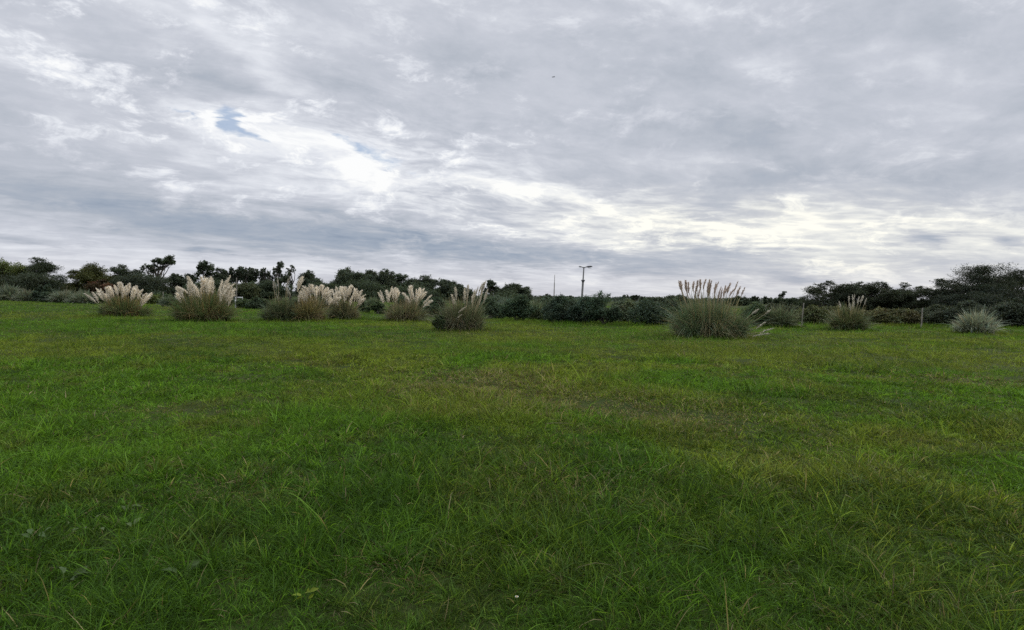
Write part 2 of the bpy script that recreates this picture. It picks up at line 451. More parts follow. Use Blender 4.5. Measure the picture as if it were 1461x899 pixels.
def blade_colour(x, y, rng, tuft=None):
    n = len(x)
    a = fbm(x * 0.16, y * 0.11, 20, 4); b2 = fbm(x * 0.9, y * 0.7, 25, 3); c2 = fbm(x * 2.6, y * 2.6, 28, 2)
    az_ = np.arctan2(x, y)
    wy = sstep(a + 0.35 * (b2 - .5) + 0.10 * np.clip(az_ - 0.1, -0.4, .6), 0.44, 0.66)[:, None]
    wo = sstep(c2 + 0.5 * (b2 - 0.5) + 0.16 * np.clip(az_, -.5, .6), 0.52, 0.74)[:, None]
    col = LUSH * (1 - wy) + YEL * wy
    col = col * (1 - 0.6 * wo) + OLV * 0.6 * wo
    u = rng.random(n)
    deep = 0.14 + 0.62 * sstep(fbm(x * 0.35, y * 0.35, 44, 3) + 0.45 * (1 - sstep(np.hypot(x, y), 3.0, 9.5)), 0.50, 0.85)  # patchy deep green; extra near the camera, vignette darkening painted into the colour
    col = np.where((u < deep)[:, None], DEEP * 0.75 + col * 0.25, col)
    pd = 0.022 + 0.50 * np.clip(dry_spots(x, y), 0, 1) + 0.12 * track(x, y) * (b2 > 0.42) + 0.04 * (c2 > 0.62)
    dry = (rng.random(n) < pd)[:, None]
    col = np.where(dry, DRY * (0.35 + 0.55 * rng.random(n)[:, None]), col)
    if tuft is not None: col = col * tuft[:, None]
    return col * (0.78 + 0.44 * rng.random(n)[:, None])

def patch_height(x, y):
    h = 0.66 + 0.80 * sstep(fbm(x * 0.75, y * 0.75, 31, 4), 0.36, 0.72)
    h *= 0.8 + 0.5 * fbm(x * 0.14, y * 0.14, 36, 3)
    return h * (1 - 0.30 * track(x, y)) * (1 - 0.30 * dry_spots(x, y))

def scatter(n_tuft, r0, r1, power, half, rng):
    u = rng.random(n_tuft)
    e = 2 - power
    r = (r0 ** e + u * (r1 ** e - r0 ** e)) ** (1 / e) if abs(e) > 1e-6 else r0 * (r1 / r0) ** u
    a = (rng.random(n_tuft) * 2 - 1) * half
    return r * np.sin(a), r * np.cos(a), r

def grass_band(acc, n_tuft, per, r0, r1, power, half, Lm, Wm, nseg, spread, rng, lie=0.25):
    tx, ty, tr = scatter(n_tuft, r0, r1, power, half, rng)
    keep = rng.random(n_tuft) < (0.62 + 0.38 * sstep(fbm(tx * 1.3, ty * 1.3, 50, 3), 0.3, 0.6))
    tx, ty, tr = tx[keep], ty[keep], tr[keep]
    tl = rng.lognormal(0, 0.36, len(tx))
    lean = rng.normal(size=(len(tx), 2)) * 0.22
    n = len(tx) * per
    I = np.repeat(np.arange(len(tx)), per)
    sc = (spread * (1 + tr[I] / 14.0))
    ox = rng.normal(size=n) * sc; oy = rng.normal(size=n) * sc
    x = tx[I] + ox; y = ty[I] + oy
    r = np.hypot(x, y)
    z = ground_z(x, y) - 0.006
    til = np.abs(rng.normal(size=n)) * 0.42 + lie * rng.random(n)
    fl = rng.random(n) < 0.16                       # blades lying flat
    til = np.where(fl, 1.15 + 0.3 * rng.random(n), np.clip(til, 0, 1.25))
    az_ = np.where(rng.random(n) < 0.6, np.arctan2(oy, ox), rng.random(n) * 6.283)
    d = np.stack([np.sin(til) * np.cos(az_) + lean[I, 0], np.sin(til) * np.sin(az_) + lean[I, 1], np.cos(til)], 1)
    d /= np.linalg.norm(d, axis=1, keepdims=True)
    L = Lm * patch_height(x, y) * tl[I] * rng.lognormal(0, 0.25, n)
    far = np.clip(r / 3.0, 1, None)
    W = Wm * far ** 0.85 * (0.6 + 0.8 * rng.random(n))
    bend = np.stack([np.cos(az_), np.sin(az_), np.zeros(n)], 1) * (0.35 * rng.random(n))[:, None]
    droop = 0.15 + 0.45 * rng.random(n)
    tint = rng.lognormal(0, 0.40, len(tx))
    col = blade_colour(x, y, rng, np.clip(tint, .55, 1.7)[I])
    strips(acc, np.stack([x, y, z], 1), d, L, W, droop * (~fl), nseg, col, rng, 0.05, bend, shape=lambda s: (0.75 + 0.5 * s) * (1 - s ** 2.2) + 0.04)

acc = Acc()
rg = np.random.default_rng(21)
grass_band(acc, 25000, 13, 1.4, 7.0, 1.0, 0.95, 0.082, 0.0043, 3, 0.017, rg)
grass_band(acc, 32000, 13, 7.0, 17.0, 1.5, 0.85, 0.092, 0.0038, 2, 0.024, rg)
grass_band(acc, 42000, 12, 17.0, 46.0, 1.8, 0.80, 0.110, 0.0034, 1, 0.036, rg)
grass_band(acc, 26000, 10, 46.0, 125.0, 1.9, 0.80, 0.15, 0.0033, 1, 0.10, rg)
# seed stalks and tall stray blades
def stalks(acc, n, r0, r1, Lm, Wm, rng):
    x, y, r = scatter(n, r0, r1, 1.3, 0.9, rng)
    k_ = rng.random(n) < sstep(fbm(x * 0.8, y * 0.8, 60, 3), 0.40, 0.66); x, y, r = x[k_], y[k_], r[k_]; n = len(x)
    til = np.abs(rng.normal(size=n)) * 0.35; a = rng.random(n) * 6.283
    d = np.stack([np.sin(til) * np.cos(a), np.sin(til) * np.sin(a), np.cos(til)], 1)
    L = Lm * (0.6 + 0.7 * rng.random(n)); W = Wm * np.clip(r / r0, 1, None) ** 0.7
    pale = np.array([0.17, 0.18, 0.06]); gr = np.array([0.10, 0.15, 0.03])
    mixv = rng.random(n)[:, None]
    bend = np.stack([np.cos(a), np.sin(a), 0 * a], 1) * (0.3 * rng.random(n))[:, None]
    strips(acc, np.stack([x, y, ground_z(x, y)], 1), d, L, W, 0.2 + 0.3 * rng.random(n), 4, pale * mixv + gr * (1 - mixv), rng, 0.1, bend)
stalks(acc, 1500, 2.0, 8.0, 0.20, 0.0026, rg)
stalks(acc, 5200, 8.0, 30.0, 0.24, 0.0045, rg)
FEET = [(177, 451, 52), (290, 458, 66), (400, 458, 46), (440, 458, 44), (493, 456, 44), (577, 458, 54), (658, 472, 66), (1012, 481, 112), (1210, 471, 48), (1395, 476, 54), (1114, 467, 46),
        (797, 462, 44), (829, 463, 44), (861, 464, 46), (926, 465, 54), (741, 459, 40), (1162, 463, 50), (1246, 464, 56), (1286, 465, 56), (1338, 466, 60), (1388, 468, 66), (1446, 469, 66), (1143.5, 467, 10), (1314, 469, 10)]
for (fpx, fpy, fw_) in FEET:
    fx, fy = flat_hit(fpx, fpy); Rr = fw_ / FPX * fy * 0.5
    n = int(500 * Rr + 120)
    a = rg.random(n) * 6.283; q = Rr * (0.75 + 0.5 * np.abs(rg.normal(size=n)))
    x, y = fx + np.cos(a) * q, fy + np.sin(a) * q * .9
    til = np.abs(rg.normal(size=n)) * .35; a2 = rg.random(n) * 6.283
    d = np.stack([np.sin(til) * np.cos(a2), np.sin(til) * np.sin(a2), np.cos(til)], 1)
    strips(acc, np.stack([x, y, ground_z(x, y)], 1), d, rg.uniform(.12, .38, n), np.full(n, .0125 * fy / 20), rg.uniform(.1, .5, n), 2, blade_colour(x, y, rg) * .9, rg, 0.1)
grs = link('grass', acc.mesh('grass', M_GRASS))
grs['kind'] = 'stuff'; grs['label'] = 'rough green meadow grass with yellowish and dry patches covering the field'; grs['category'] = 'grass'

# ------------------------------------------------------------------ foliage builders
def leaves(acc, P, s, asp, col, rng, up=0.4, direct=None):
    """small rhombic leaf sprays at points P (n,3)"""
    n = len(P)
    nrm = rng.normal(size=(n, 3)); nrm[:, 2] = np.abs(nrm[:, 2]) + up; nrm /= np.linalg.norm(nrm, axis=1, keepdims=True)
    a = rng.normal(size=(n, 3)) if direct is None else direct + 0.45 * rng.normal(size=(n, 3))
    a -= nrm * (a * nrm).sum(1, keepdims=True); a /= np.linalg.norm(a, axis=1, keepdims=True) + 1e-9
    b2 = np.cross(nrm, a)
    s = np.broadcast_to(np.asarray(s, float), (n,))[:, None]
    V = np.stack([P - a * s, P + b2 * s * asp, P + a * s, P - b2 * s * asp], 1)
    # a shallow fold so that the faces catch the light differently
    V[:, 1] += nrm * s * 0.25; V[:, 3] += nrm * s * 0.25
    F = np.arange(4 * n).reshape(-1, 4)
    acc.add(V.reshape(-1, 3), F, np.repeat(col, 4, axis=0))

def curve_pts(a, b, bow, rng, n=6):
    a = np.asarray(a, float); b = np.asarray(b, float)
    t = np.linspace(0, 1, n)[:, None]
    off = rng.normal(size=3) * bow * np.linalg.norm(b - a); off[2] = abs(off[2]) * 0.5
    wig = rng.normal(size=(n, 3)) * 0.02 * np.linalg.norm(b - a) * np.sin(np.pi * t)
    return a + (b - a) * t + off * np.sin(np.pi * t) + wig

def pal(base, rng, n, var=0.35):
    base = np.array(base)
    v = (1 - var + 2 * var * rng.random(n))[:, None]
    hue = rng.normal(size=(n, 1)) * 0.10
    return np.clip(base * v * (1 + np.array([[1.0, 0.0, -0.6]]) * hue), 0.002, 1)

def plant_tree(name, label, cat, px, top_y, dist, w_px, style, colour, seed, group, base_h=None, gap=1.0, leaf=None, alt=None):
    """a tree whose foot stands at the given distance under photo column px and whose top reaches photo row top_y"""
    rng = np.random.default_rng(seed)
    d = ray(px, top_y); kk = dist / d.y
    x, y, H = d.x * kk, d.y * kk, CAM_H + d.z * kk
    slant = math.hypot(d.x, d.y) / d.y if d.y else 1
    Wd = w_px / FPX * y
    o = thing(name, label, cat, (x, y, float(ground_z(x, y)) - 0.03), 0, group)
    wood, crown = Acc(), Acc()
    px_m = dist / 617.0
    ls = leaf or max(0.07, px_m * 0.75)
    lobes = []                                   # centre, radius xy, radius z
    if style == 'round':
        tr_h = H * 0.28
        for q in range(15):
            a = rng.random() * 6.283; rad = math.sqrt(rng.random()) * Wd * 0.40
            zz = H * (0.42 + 0.50 * rng.random()) ; lim = 1 - 0.75 * (rad / (Wd * .5)) ** 2
            zz = min(zz, H * (0.35 + 0.58 * lim))
            R = Wd * rng.uniform(0.15, 0.24)
            lobes.append(((math.cos(a) * rad, math.sin(a) * rad, zz - R * 0.3), R, R * 0.75))
        lobes.append(((rng.normal() * Wd * .05, 0, H - Wd * 0.14), Wd * 0.2, Wd * 0.14))
        for q in range(6):
            a = rng.random() * 6.283
            lobes.append(((math.cos(a) * Wd * .32, math.sin(a) * Wd * .32, H * 0.3), Wd * .2, H * 0.2))
    elif style == 'gum':                         # tall, open, clumps at the limb ends
        tr_h = H * 0.4
        for q in range(11):
            f = rng.random(); a = rng.random() * 6.283
            zz = H * (0.48 + 0.44 * f); rad = Wd * (0.15 + 0.30 * rng.random()) * (1.15 - 0.5 * f)
            R = Wd * rng.uniform(0.11, 0.20)
            lobes.append(((math.cos(a) * rad, math.sin(a) * rad, zz), R, R * rng.uniform(0.9, 1.5)))
        lobes.append(((rng.normal() * Wd * .08, 0, H * 0.93), Wd * 0.16, H * 0.07))
    elif style == 'fan':                         # several stems spreading upward like a vase
        tr_h = H * 0.25
        for q in range(9):
            a = -1.1 + 2.2 * (q + rng.random() * .6) / 8.6
            L = H * rng.uniform(0.80, 1.0); dep = rng.normal() * 0.14 * Wd
            tip = np.array([math.sin(a * 0.55) * Wd * 0.8 * rng.uniform(.7, 1), dep, H * (0.99 - 0.10 * abs(a) - 0.12 * rng.random())])
            for f in (1.0, 0.86, 0.70):
                c3 = tip * f; c3[2] = tip[2] * (f * 0.85 + 0.15) - 0.05 * H
                lobes.append((tuple(c3), Wd * rng.uniform(.10, .15), H * rng.uniform(.06, .10)))
    elif style == 'flat':                        # thorn tree: layered pads and long outward sprays
        tr_h = H * 0.22
        for q in range(26):
            a = rng.random() * 6.283; rad = math.sqrt(rng.random()) * Wd * 0.46
            zz = H * (0.30 + 0.64 * rng.random()) * (1.0 - 0.30 * (rad / (Wd * .5)) ** 2)
            R = Wd * rng.uniform(0.10, 0.17)
            lobes.append(((math.cos(a) * rad, math.sin(a) * rad, zz), R, R * rng.uniform(0.40, 0.75)))
        lobes.append(((rng.normal() * Wd * .05, 0, H * 0.92), Wd * 0.10, H * 0.08))
        for q in range(16):                      # long sprays that break the outline
            a = rng.random() * 6.283; rad = Wd * rng.uniform(.12, .42)
            b0 = np.array([math.cos(a) * rad, math.sin(a) * rad, H * (0.90 - 0.45 * (rad / (Wd * .5)) ** 2) * rng.uniform(.7, .95)])
            v = np.array([math.cos(a), math.sin(a) * .8, rng.uniform(.25, .8)]); v /= np.linalg.norm(v)
            Ls = Wd * rng.uniform(.12, .28)
            tube(wood, curve_pts(b0 - v * Ls, b0 + v * Ls, .06, rng, 5), np.linspace(.03, .008, 5), 4)
            nn = int(90 * gap); f = rng.random(nn)
            Pq = b0 + v * (Ls * (2 * f[:, None] - 0.9)) + rng.normal(size=(nn, 3)) * (0.20 * Ls * (1.05 - f))[:, None]
            leaves(crown, Pq, ls * rng.uniform(.5, 1.0, nn), 0.3, pal(np.array(colour), rng, nn), rng, .6, np.tile(v, (nn, 1)))
    elif style == 'lean':                        # crown carried to one side on a leaning trunk
        tr_h = H * 0.45
        for q in range(24):
            f = rng.random() ** .8
            c3 = (Wd * (-0.42 + 0.85 * f + 0.08 * rng.normal()), rng.normal() * Wd * .15, H * (0.60 + 0.31 * f + 0.06 * rng.normal()))
            R = Wd * rng.uniform(.07, .15)
            lobes.append((c3, R, R * 0.7))
        lobes.append(((Wd * .42, 0, H * .95), Wd * .1, H * .05))
    tp = np.array([rng.normal() * 0.03 * H, rng.normal() * 0.03 * H, tr_h])
    r0 = 0.022 * H + 0.05
    trunk_pts = curve_pts((0, 0, 0), tp, 0.03, rng, 5)
    tube(wood, trunk_pts, np.linspace(r0 * 1.25, r0 * 0.8, 5), 8)
    for (c3, R, Rz) in lobes:
        st = trunk_pts[rng.integers(3, 5)]
        e = np.array(c3) + np.array([0, 0, Rz * 0.3])
        pts = curve_pts(st, e, 0.10, rng, 7)
        tube(wood, pts, np.linspace(r0 * 0.5, r0 * 0.10, 7), 5)
        for s in range(3):                       # twigs reaching to the edge of the clump
            v = rng.normal(size=3); v[2] = abs(v[2]) * 0.5; v /= np.linalg.norm(v)
            tube(wood, curve_pts(pts[rng.integers(3, 6)], np.array(c3) + v * np.array([R, R, Rz]) * 0.95, 0.08, rng, 4), np.linspace(r0 * .16, r0 * .05, 4), 3)
    per_area = {'round': 3.0, 'gum': 2.3, 'fan': 2.3, 'flat': 3.1, 'lean': 2.2}[style] * gap
    for (c3, R, Rz) in lobes:
        area = math.pi * R * (R + Rz)
        n = int(np.clip(per_area * area / (ls * ls * 0.9), 40, 1500))
        ns = max(5, n // 28)
        u = rng.normal(size=(ns, 3)); u /= np.linalg.norm(u, axis=1, keepdims=True)
        sub = u * (0.45 + 0.6 * rng.random((ns, 1)))
        I = rng.integers(0, ns, n)
        q = sub[I] + rng.normal(size=(n, 3)) * 0.17
        if style == 'flat': q[:, :2] = sub[I, :2] * 1.15 + rng.normal(size=(n, 2)) * 0.24
        P = np.array(c3) + q * np.array([R, R, Rz])
        P[:, 2] = np.maximum(P[:, 2], 0.05)
        base = np.array(colour) * (1.0 if style == 'flat' else 1.3)
        if alt is not None and rng.random() < 0.35: base = np.array(alt)
        lobe_v = rng.uniform(0.78, 1.22)
        sub_v = rng.uniform(0.75, 1.25, ns)[I][:, None]
        out = u[I] * np.array([1, 1, 0.3])
        leaves(crown, P, ls * rng.uniform(0.6, 1.3, n), 0.42 if style != 'flat' else 0.3, pal(base * lobe_v, rng, n) * sub_v, rng, 0.5, out)
    # a skirt of low growth so that the foot of the tree meets the ground
    link('trunk', wood.mesh('trunk', M_BARK, True), o)
    link('crown', crown.mesh('crown', M_LEAF), o)
    return o

def plant_shrub(name, label, px, base_y, top_y, w_px, colour, seed, group, kind='leafy', dist=None, alt=None, cat='shrub'):
    """a bush whose foot stands where the photo shows it"""
    rng = np.random.default_rng(seed)
    if dist is None: x, y = flat_hit(px, base_y)
    else:
        d = ray(px, base_y); kk = dist / math.hypot(d.x, d.y); x, y = d.x * kk, d.y * kk
    D_ = math.hypot(x, y)
    dt = ray(px, top_y); H = CAM_H + dt.z * D_ / math.hypot(dt.x, dt.y)
    Wd = w_px / FPX * y
    o = thing(name, label, cat, (x, y, float(ground_z(x, y)) - 0.02), 0, group); o['kind'] = 'thing'
    fol, st = Acc(), Acc()
    px_m = D_ / 617.0
    if kind == 'leafy':
        ls = max(0.045, px_m * 0.8)
        lob = []
        nl = int(np.clip(9 + Wd * 3.5, 10, 26))
        for q in range(nl):
            a = rng.random() * 6.283; rad = math.sqrt(rng.random()) * Wd * 0.40
            R = rng.uniform(0.16, 0.26) * min(Wd, 2.2 * H)
            zmax = H * (1.0 - 0.55 * (rad / (Wd * 0.5)) ** 2) - R * 0.75
            lob.append(((math.cos(a) * rad, math.sin(a) * rad * 0.7, max(R * 0.5, zmax * rng.uniform(0.35, 1.0))), R))
        lob.append(((rng.normal() * 0.1 * Wd, 0, H - 0.22 * H), 0.28 * H))
        for (c3, R) in lob:
            n = int(np.clip(3.2 * 6.28 * R * R / (ls * ls * 0.9), 60, 1600))
            ns = max(6, n // 24)
            u = rng.normal(size=(ns, 3)); u /= np.linalg.norm(u, axis=1, keepdims=True)
            sub = u * (0.5 + 0.55 * rng.random((ns, 1)))
            I = rng.integers(0, ns, n)
            P = np.array(c3) + (sub[I] + rng.normal(size=(n, 3)) * 0.15) * R * np.array([1, 1, 0.85])
            P[:, 2] = np.abs(P[:, 2]) + 0.02
            base = np.array(colour) * 1.3
            if alt is not None and rng.random() < 0.3: base = np.array(alt)
            leaves(fol, P, ls * rng.uniform(.6, 1.3, n), 0.45, pal(base * rng.uniform(.75, 1.25), rng, n) * rng.uniform(.75, 1.25, ns)[I][:, None], rng, 0.5, u[I])
            tube(st, curve_pts((rng.normal() * .1, rng.normal() * .1, 0), c3, 0.08, rng, 5), np.linspace(0.03, 0.008, 5), 5)
        link('branches', st.mesh('branches', M_BARK, True), o)
        link('foliage', fol.mesh('foliage', M_LEAF), o)
    else:                                        # grassy clump of arching leaves
        n = int(np.clip(1000 * Wd * H, 600, 3000))
        grass_clump(fol, rng, Wd, H, n, colour, alt, max(0.012, px_m * 0.55))
        link('foliage', fol.mesh('foliage', M_PAMPAS), o)
    return o

def grass_clump(acc, rng, Wd, H, n, colour, alt, wid, upright=0.0):
    """many small fountains of arching leaves rooted across the foot, each of its own height, lean and colour"""
    ns = int(np.clip(20 + 8 * Wd, 22, 46))
    a = rng.random(ns) * 6.283; e = rng.random(ns) ** 0.62
    rb = e * Wd * 0.36
    sx, sy = np.cos(a) * rb, np.sin(a) * rb * 0.85
    sh = H * (1.04 - 0.50 * e ** 2.2) * rng.uniform(0.72, 1.10, ns)
    sh[np.argmin(e)] = H * 1.05
    sl = (0.04 + 0.30 * e ** 1.5) * (1 - 0.5 * upright) * rng.uniform(.3, 1.5, ns)
    sc = rng.uniform(0.70, 1.32, ns)
    dryf = rng.random(ns) ** 2 * 0.42
    I = rng.integers(0, ns, n)
    q = rng.random(n) * 6.283; t0 = np.abs(rng.normal(size=n)) * 0.30 * (1 - 0.4 * upright)
    d = np.stack([np.cos(a[I]) * sl[I] + np.cos(q) * t0, np.sin(a[I]) * sl[I] + np.sin(q) * t0, np.ones(n)], 1)
    d /= np.linalg.norm(d, axis=1, keepdims=True)
    root = np.stack([sx[I] + rng.normal(size=n) * .035 * Wd, sy[I] + rng.normal(size=n) * .035 * Wd, np.zeros(n)], 1)
    L = 1.26 * sh[I] * rng.uniform(0.45, 1.08, n) / np.maximum(d[:, 2], .6)
    out = np.hypot(d[:, 0], d[:, 1])
    droop = rng.uniform(0.02, 0.26, n) + 0.9 * out * rng.random(n) + 0.45 * e[I] * rng.random(n) ** 1.5
    col = pal(np.array(colour) * np.array([1.18, 1.28, 1.2]), rng, n, 0.3) * sc[I][:, None]
    if alt is not None:
        m_ = (rng.random(n) < 0.10 + dryf[I])[:, None]; col = np.where(m_, pal(alt, rng, n, 0.35), col)
    oh = d.copy(); oh[:, 2] = 0; oh /= np.linalg.norm(oh, axis=1, keepdims=True) + 1e-9
    bend = oh * (rng.random(n) ** 1.5 * 0.40 * (0.35 + out + 0.4 * e[I]))[:, None]
    strips(acc, root, d, L, wid * rng.uniform(.6, 1.5, n), droop, 6, col, rng, 0.08, bend, shape=lambda s: 0.55 + 0.6 * s - 1.05 * s ** 3)

def plume_meshes(base, tip_dir, L, W, col, rng, stem_from, fluffy=1.0):
    """one feathery plume (its own mesh) and its stem (another), in the clump's space"""
    acc = Acc(); st = Acc()
    base = np.asarray(base, float); tip_dir = tip_dir / np.linalg.norm(tip_dir)
    side = np.array([tip_dir[1], -tip_dir[0], 0.0]); side = side / (np.linalg.norm(side) + 1e-9)
    sw = rng.normal(size=2) * (0.35 if W > 0.16 else 0.06)
    sag = np.array([tip_dir[0] + sw[0], tip_dir[1] + sw[1], -0.25]) * 0.24 * L
    axis = lambda s: base + tip_dir * (L * s) + sag * (s * s)
    prof = lambda s: np.clip(np.minimum(s * 3.2 + .12, 1.0) * (1 - s ** 2.4) ** 0.7, 0.03, 1)
    # soft core
    ss = np.linspace(0, 1, 8)
    tube(acc, np.array([axis(s) for s in ss]), W * 0.30 * prof(ss), 6, np.array(col) * 0.95)
    n = int(120 * fluffy)
    s = rng.random(n) ** 0.9
    c = np.array([axis(q) for q in s])
    v = rng.normal(size=(n, 3)); v -= tip_dir * (v @ tip_dir)[:, None]; v /= np.linalg.norm(v, axis=1, keepdims=True)
    d = v * rng.uniform(0.22, 0.75, n)[:, None] + tip_dir; d /= np.linalg.norm(d, axis=1, keepdims=True)
    ln = W * (0.65 + 0.75 * rng.random(n)) * (0.35 + prof(s))
    cc = np.array(col) * rng.uniform(0.78, 1.18, (n, 1))
    strips(acc, c + v * (W * 0.16 * prof(s))[:, None], d, ln, W * rng.uniform(0.16, 0.30, n), rng.uniform(0.05, 0.3, n), 2, cc, rng, 0.1)
    tip = axis(0.55)
    sp = [np.asarray(stem_from, float), None, base, tip]
    sp[1] = sp[0] * 0.45 + base * 0.55 + np.array([0, 0, 0.08 * L])
    t = np.linspace(0, 1, 8)[:, None]
    bez = (1 - t) ** 3 * sp[0] + 3 * (1 - t) ** 2 * t * sp[1] + 3 * (1 - t) * t * t * sp[2] + t ** 3 * sp[3]
    tube(st, bez, np.linspace(0.014, 0.008, 8), 5)
    return acc.mesh('plume', M_PLUME), st.mesh('stem', M_STEM, True)

CREAM = (0.86, 0.785, 0.645); ROSY = (0.54, 0.44, 0.36); GREYW = (0.62, 0.58, 0.48)
def pampas(label, px, base_y, fol_top, w_px, plumes, colour, alt, seed, pcol=CREAM, plume_L=(15, 24), plume_W=5.5, density=1.0, upright=0.0, fallen=()):
    """plumes: list of (px, tip_y, lean_px) read from the photo: tip column, tip row and how far the tip leans from the plume's foot"""
    rng = np.random.default_rng(seed)
    x, y = flat_hit(px, base_y); D_ = math.hypot(x, y)
    o = thing('pampas_grass', label, 'pampas grass', (x, y, float(ground_z(x, y)) - 0.02), 0, 'pampas grass clumps across the field'); o['kind'] = 'thing'
    mpp = y / FPX                                 # metres per photo pixel at the clump
    hz = lambda py: (base_y - py) * mpp
    H = hz(fol_top); Wd = w_px * mpp
    fol = Acc()
    n = int(np.clip(1150 * Wd * H * density, 900, 5200))
    grass_clump(fol, rng, Wd, H, n, colour, alt, max(0.014, D_ / 617 * 0.42), upright)
    # dead leaves hanging low around the foot
    nd = n // 4
    a = rng.random(nd) * 6.283
    root = np.stack([np.cos(a) * Wd * .2, np.sin(a) * Wd * .17, rng.uniform(0.05, .45, nd) * H], 1)
    d = np.stack([np.cos(a), np.sin(a), rng.uniform(-.2, .8, nd)], 1); d /= np.linalg.norm(d, axis=1, keepdims=True)
    strips(fol, root, d, np.full(nd, Wd * .26), np.full(nd, 0.02), rng.uniform(.3, .9, nd), 4, pal(alt or colour, rng, nd, .35), rng, 0.1)
    nk = int(40 + 25 * Wd)
    a = rng.random(nk) * 6.283; rb_ = np.sqrt(rng.random(nk)) * Wd * .24
    d = np.stack([np.cos(a) * rb_ / Wd * 1.1, np.sin(a) * rb_ / Wd, np.ones(nk)], 1); d /= np.linalg.norm(d, axis=1, keepdims=True)
    strips(fol, np.stack([np.cos(a) * rb_, np.sin(a) * rb_, np.zeros(nk)], 1), d, H * rng.uniform(.75, 1.12, nk), np.full(nk, max(.022, D_ / 617 * .45)), rng.uniform(0, .06, nk), 3, pal(alt or TAN, rng, nk, .3) * 1.25, rng, 0.5)
    link('foliage', fol.mesh('foliage', M_PAMPAS), o)
    for (tx, ty, lean) in plumes:
        L = rng.uniform(*plume_L) * mpp; W = 0.68 * plume_W * mpp * rng.uniform(.65, 1.35)
        dep = rng.normal() * 0.16 * Wd
        tip = np.array([(tx - px) * mpp, dep, hz(ty)])
        dirv = np.array([lean * mpp / L, dep / Wd * 0.4, 1.0]); dirv[2] = math.sqrt(max(0.15, 1 - dirv[0] ** 2 - dirv[1] ** 2))
        dirv /= np.linalg.norm(dirv)
        base = tip - dirv * L * 0.97 + np.array([0, 0, 0.03 * L])
        base[2] = max(base[2], 0.15)
        foot = np.array([np.clip(base[0] * 0.35, -Wd * .22, Wd * .22), dep * 0.4, 0.02])
        pm, sm = plume_meshes(base, dirv, L, W, np.array(pcol) * rng.uniform(.86, 1.08), rng, foot)
        po = link('plume', pm, o)
        link('stem', sm, po)
    for (tx, ty, bx, by) in fallen:               # plumes that have keeled over
        tip = np.array([(tx - px) * mpp, -0.32 * Wd, hz(ty)]); b0 = np.array([(bx - px) * mpp, -0.28 * Wd, hz(by)])
        L = np.linalg.norm(tip - b0); dv = (tip - b0) / L
        pm, sm = plume_meshes(b0, dv, L, plume_W * mpp * .5, np.array(pcol if pcol is not ROSY else GREYW), rng, (b0[0] * .4, -0.1 * Wd, 0.05))
        po = link('plume', pm, o); link('stem', sm, po)
    return o

# ------------------------------------------------------------------ pampas grass
def spread(x0, x1, y_edge, y_mid, n, seed, fan=7.0, jit=5.0):
    r = np.random.default_rng(seed); out = []
    for q in range(n):
        f = (q + r.uniform(.2, .8)) / n; xx = x0 + (x1 - x0) * f
        e = abs(2 * f - 1)
        yy = y_mid + (y_edge - y_mid) * e ** 1.6 + r.random() ** 1.5 * jit * (2.6 if q % 2 else 1.0)
        out.append((xx + r.normal() * 1.6, yy, (2 * f - 1) * fan + r.normal() * 2.4))
    return out
OLG = (0.090, 0.112, 0.045); TAN = (0.27, 0.21, 0.11); GRY = (0.125, 0.140, 0.095); DKG = (0.055, 0.075, 0.035)

pampas('leftmost plumed pampas grass clump, low and wide with a dense row of cream plumes', 177, 451, 421, 66,
       spread(140, 206, 415, 402, 36, 1, 8, 5) + [(136, 418, -9), (208, 412, 7), (207, 426, 9)], OLG, (0.20, 0.155, 0.07), 101, plume_L=(14, 20), plume_W=5.5)
pampas('tall pampas grass clump with wide fan of cream plumes before the bare pale pole', 290, 458, 413, 84,
       spread(256, 332, 408, 393, 36, 2, 8, 8) + [(248, 410, -8), (320, 392, 7), (334, 403, 10), (330, 412, 11), (262, 402, -7)], OLG, (0.21, 0.165, 0.075), 102, plume_L=(16, 26), plume_W=6)
pampas('green pampas grass clump with only a few thin upright plumes, left against the tan clump', 400, 458, 424, 56,
       [(387, 401, -2), (394, 401, -2), (397, 396, -1), (406, 397, 1), (412, 394, 2), (392, 417, -4), (411, 408, -4), (417, 410, -4), (402, 416, 3)], (0.075, 0.092, 0.048), (0.12, 0.12, 0.06), 103, pcol=(0.52, 0.48, 0.39), plume_L=(13, 17), plume_W=2.4)
pampas('tan stemmed pampas grass clump with a crowded head of cream plumes', 440, 458, 422, 52,
       spread(424, 478, 416, 404, 34, 4, 7, 5) + [(430, 395, 3), (426, 400, 2), (478, 424, 9), (471, 412, 7)], (0.19, 0.155, 0.07), TAN, 104, plume_L=(13, 19), plume_W=5.5, upright=.4,
       fallen=[(427, 449, 421, 457)])
pampas('small rounded pampas grass clump with cream plumes just right of the tan clump', 493, 456, 428, 52,
       spread(470, 519, 418, 405, 28, 5, 7, 5) + [(519, 425, 9), (468, 412, -5)], (0.105, 0.105, 0.06), (0.20, 0.17, 0.09), 105, plume_L=(13, 19), plume_W=5.2)
pampas('pampas grass clump whose cream plumes part into two heads with a gap between', 577, 458, 428, 64,
       spread(546, 571, 415, 407, 11, 6, 5, 5) + spread(577, 607, 414, 406, 14, 7, 6, 6) + [(613, 420, 10), (613, 428, 10), (543, 418, -6)], (0.13, 0.13, 0.07), (0.20, 0.165, 0.09), 106, plume_L=(13, 19), plume_W=5.2)
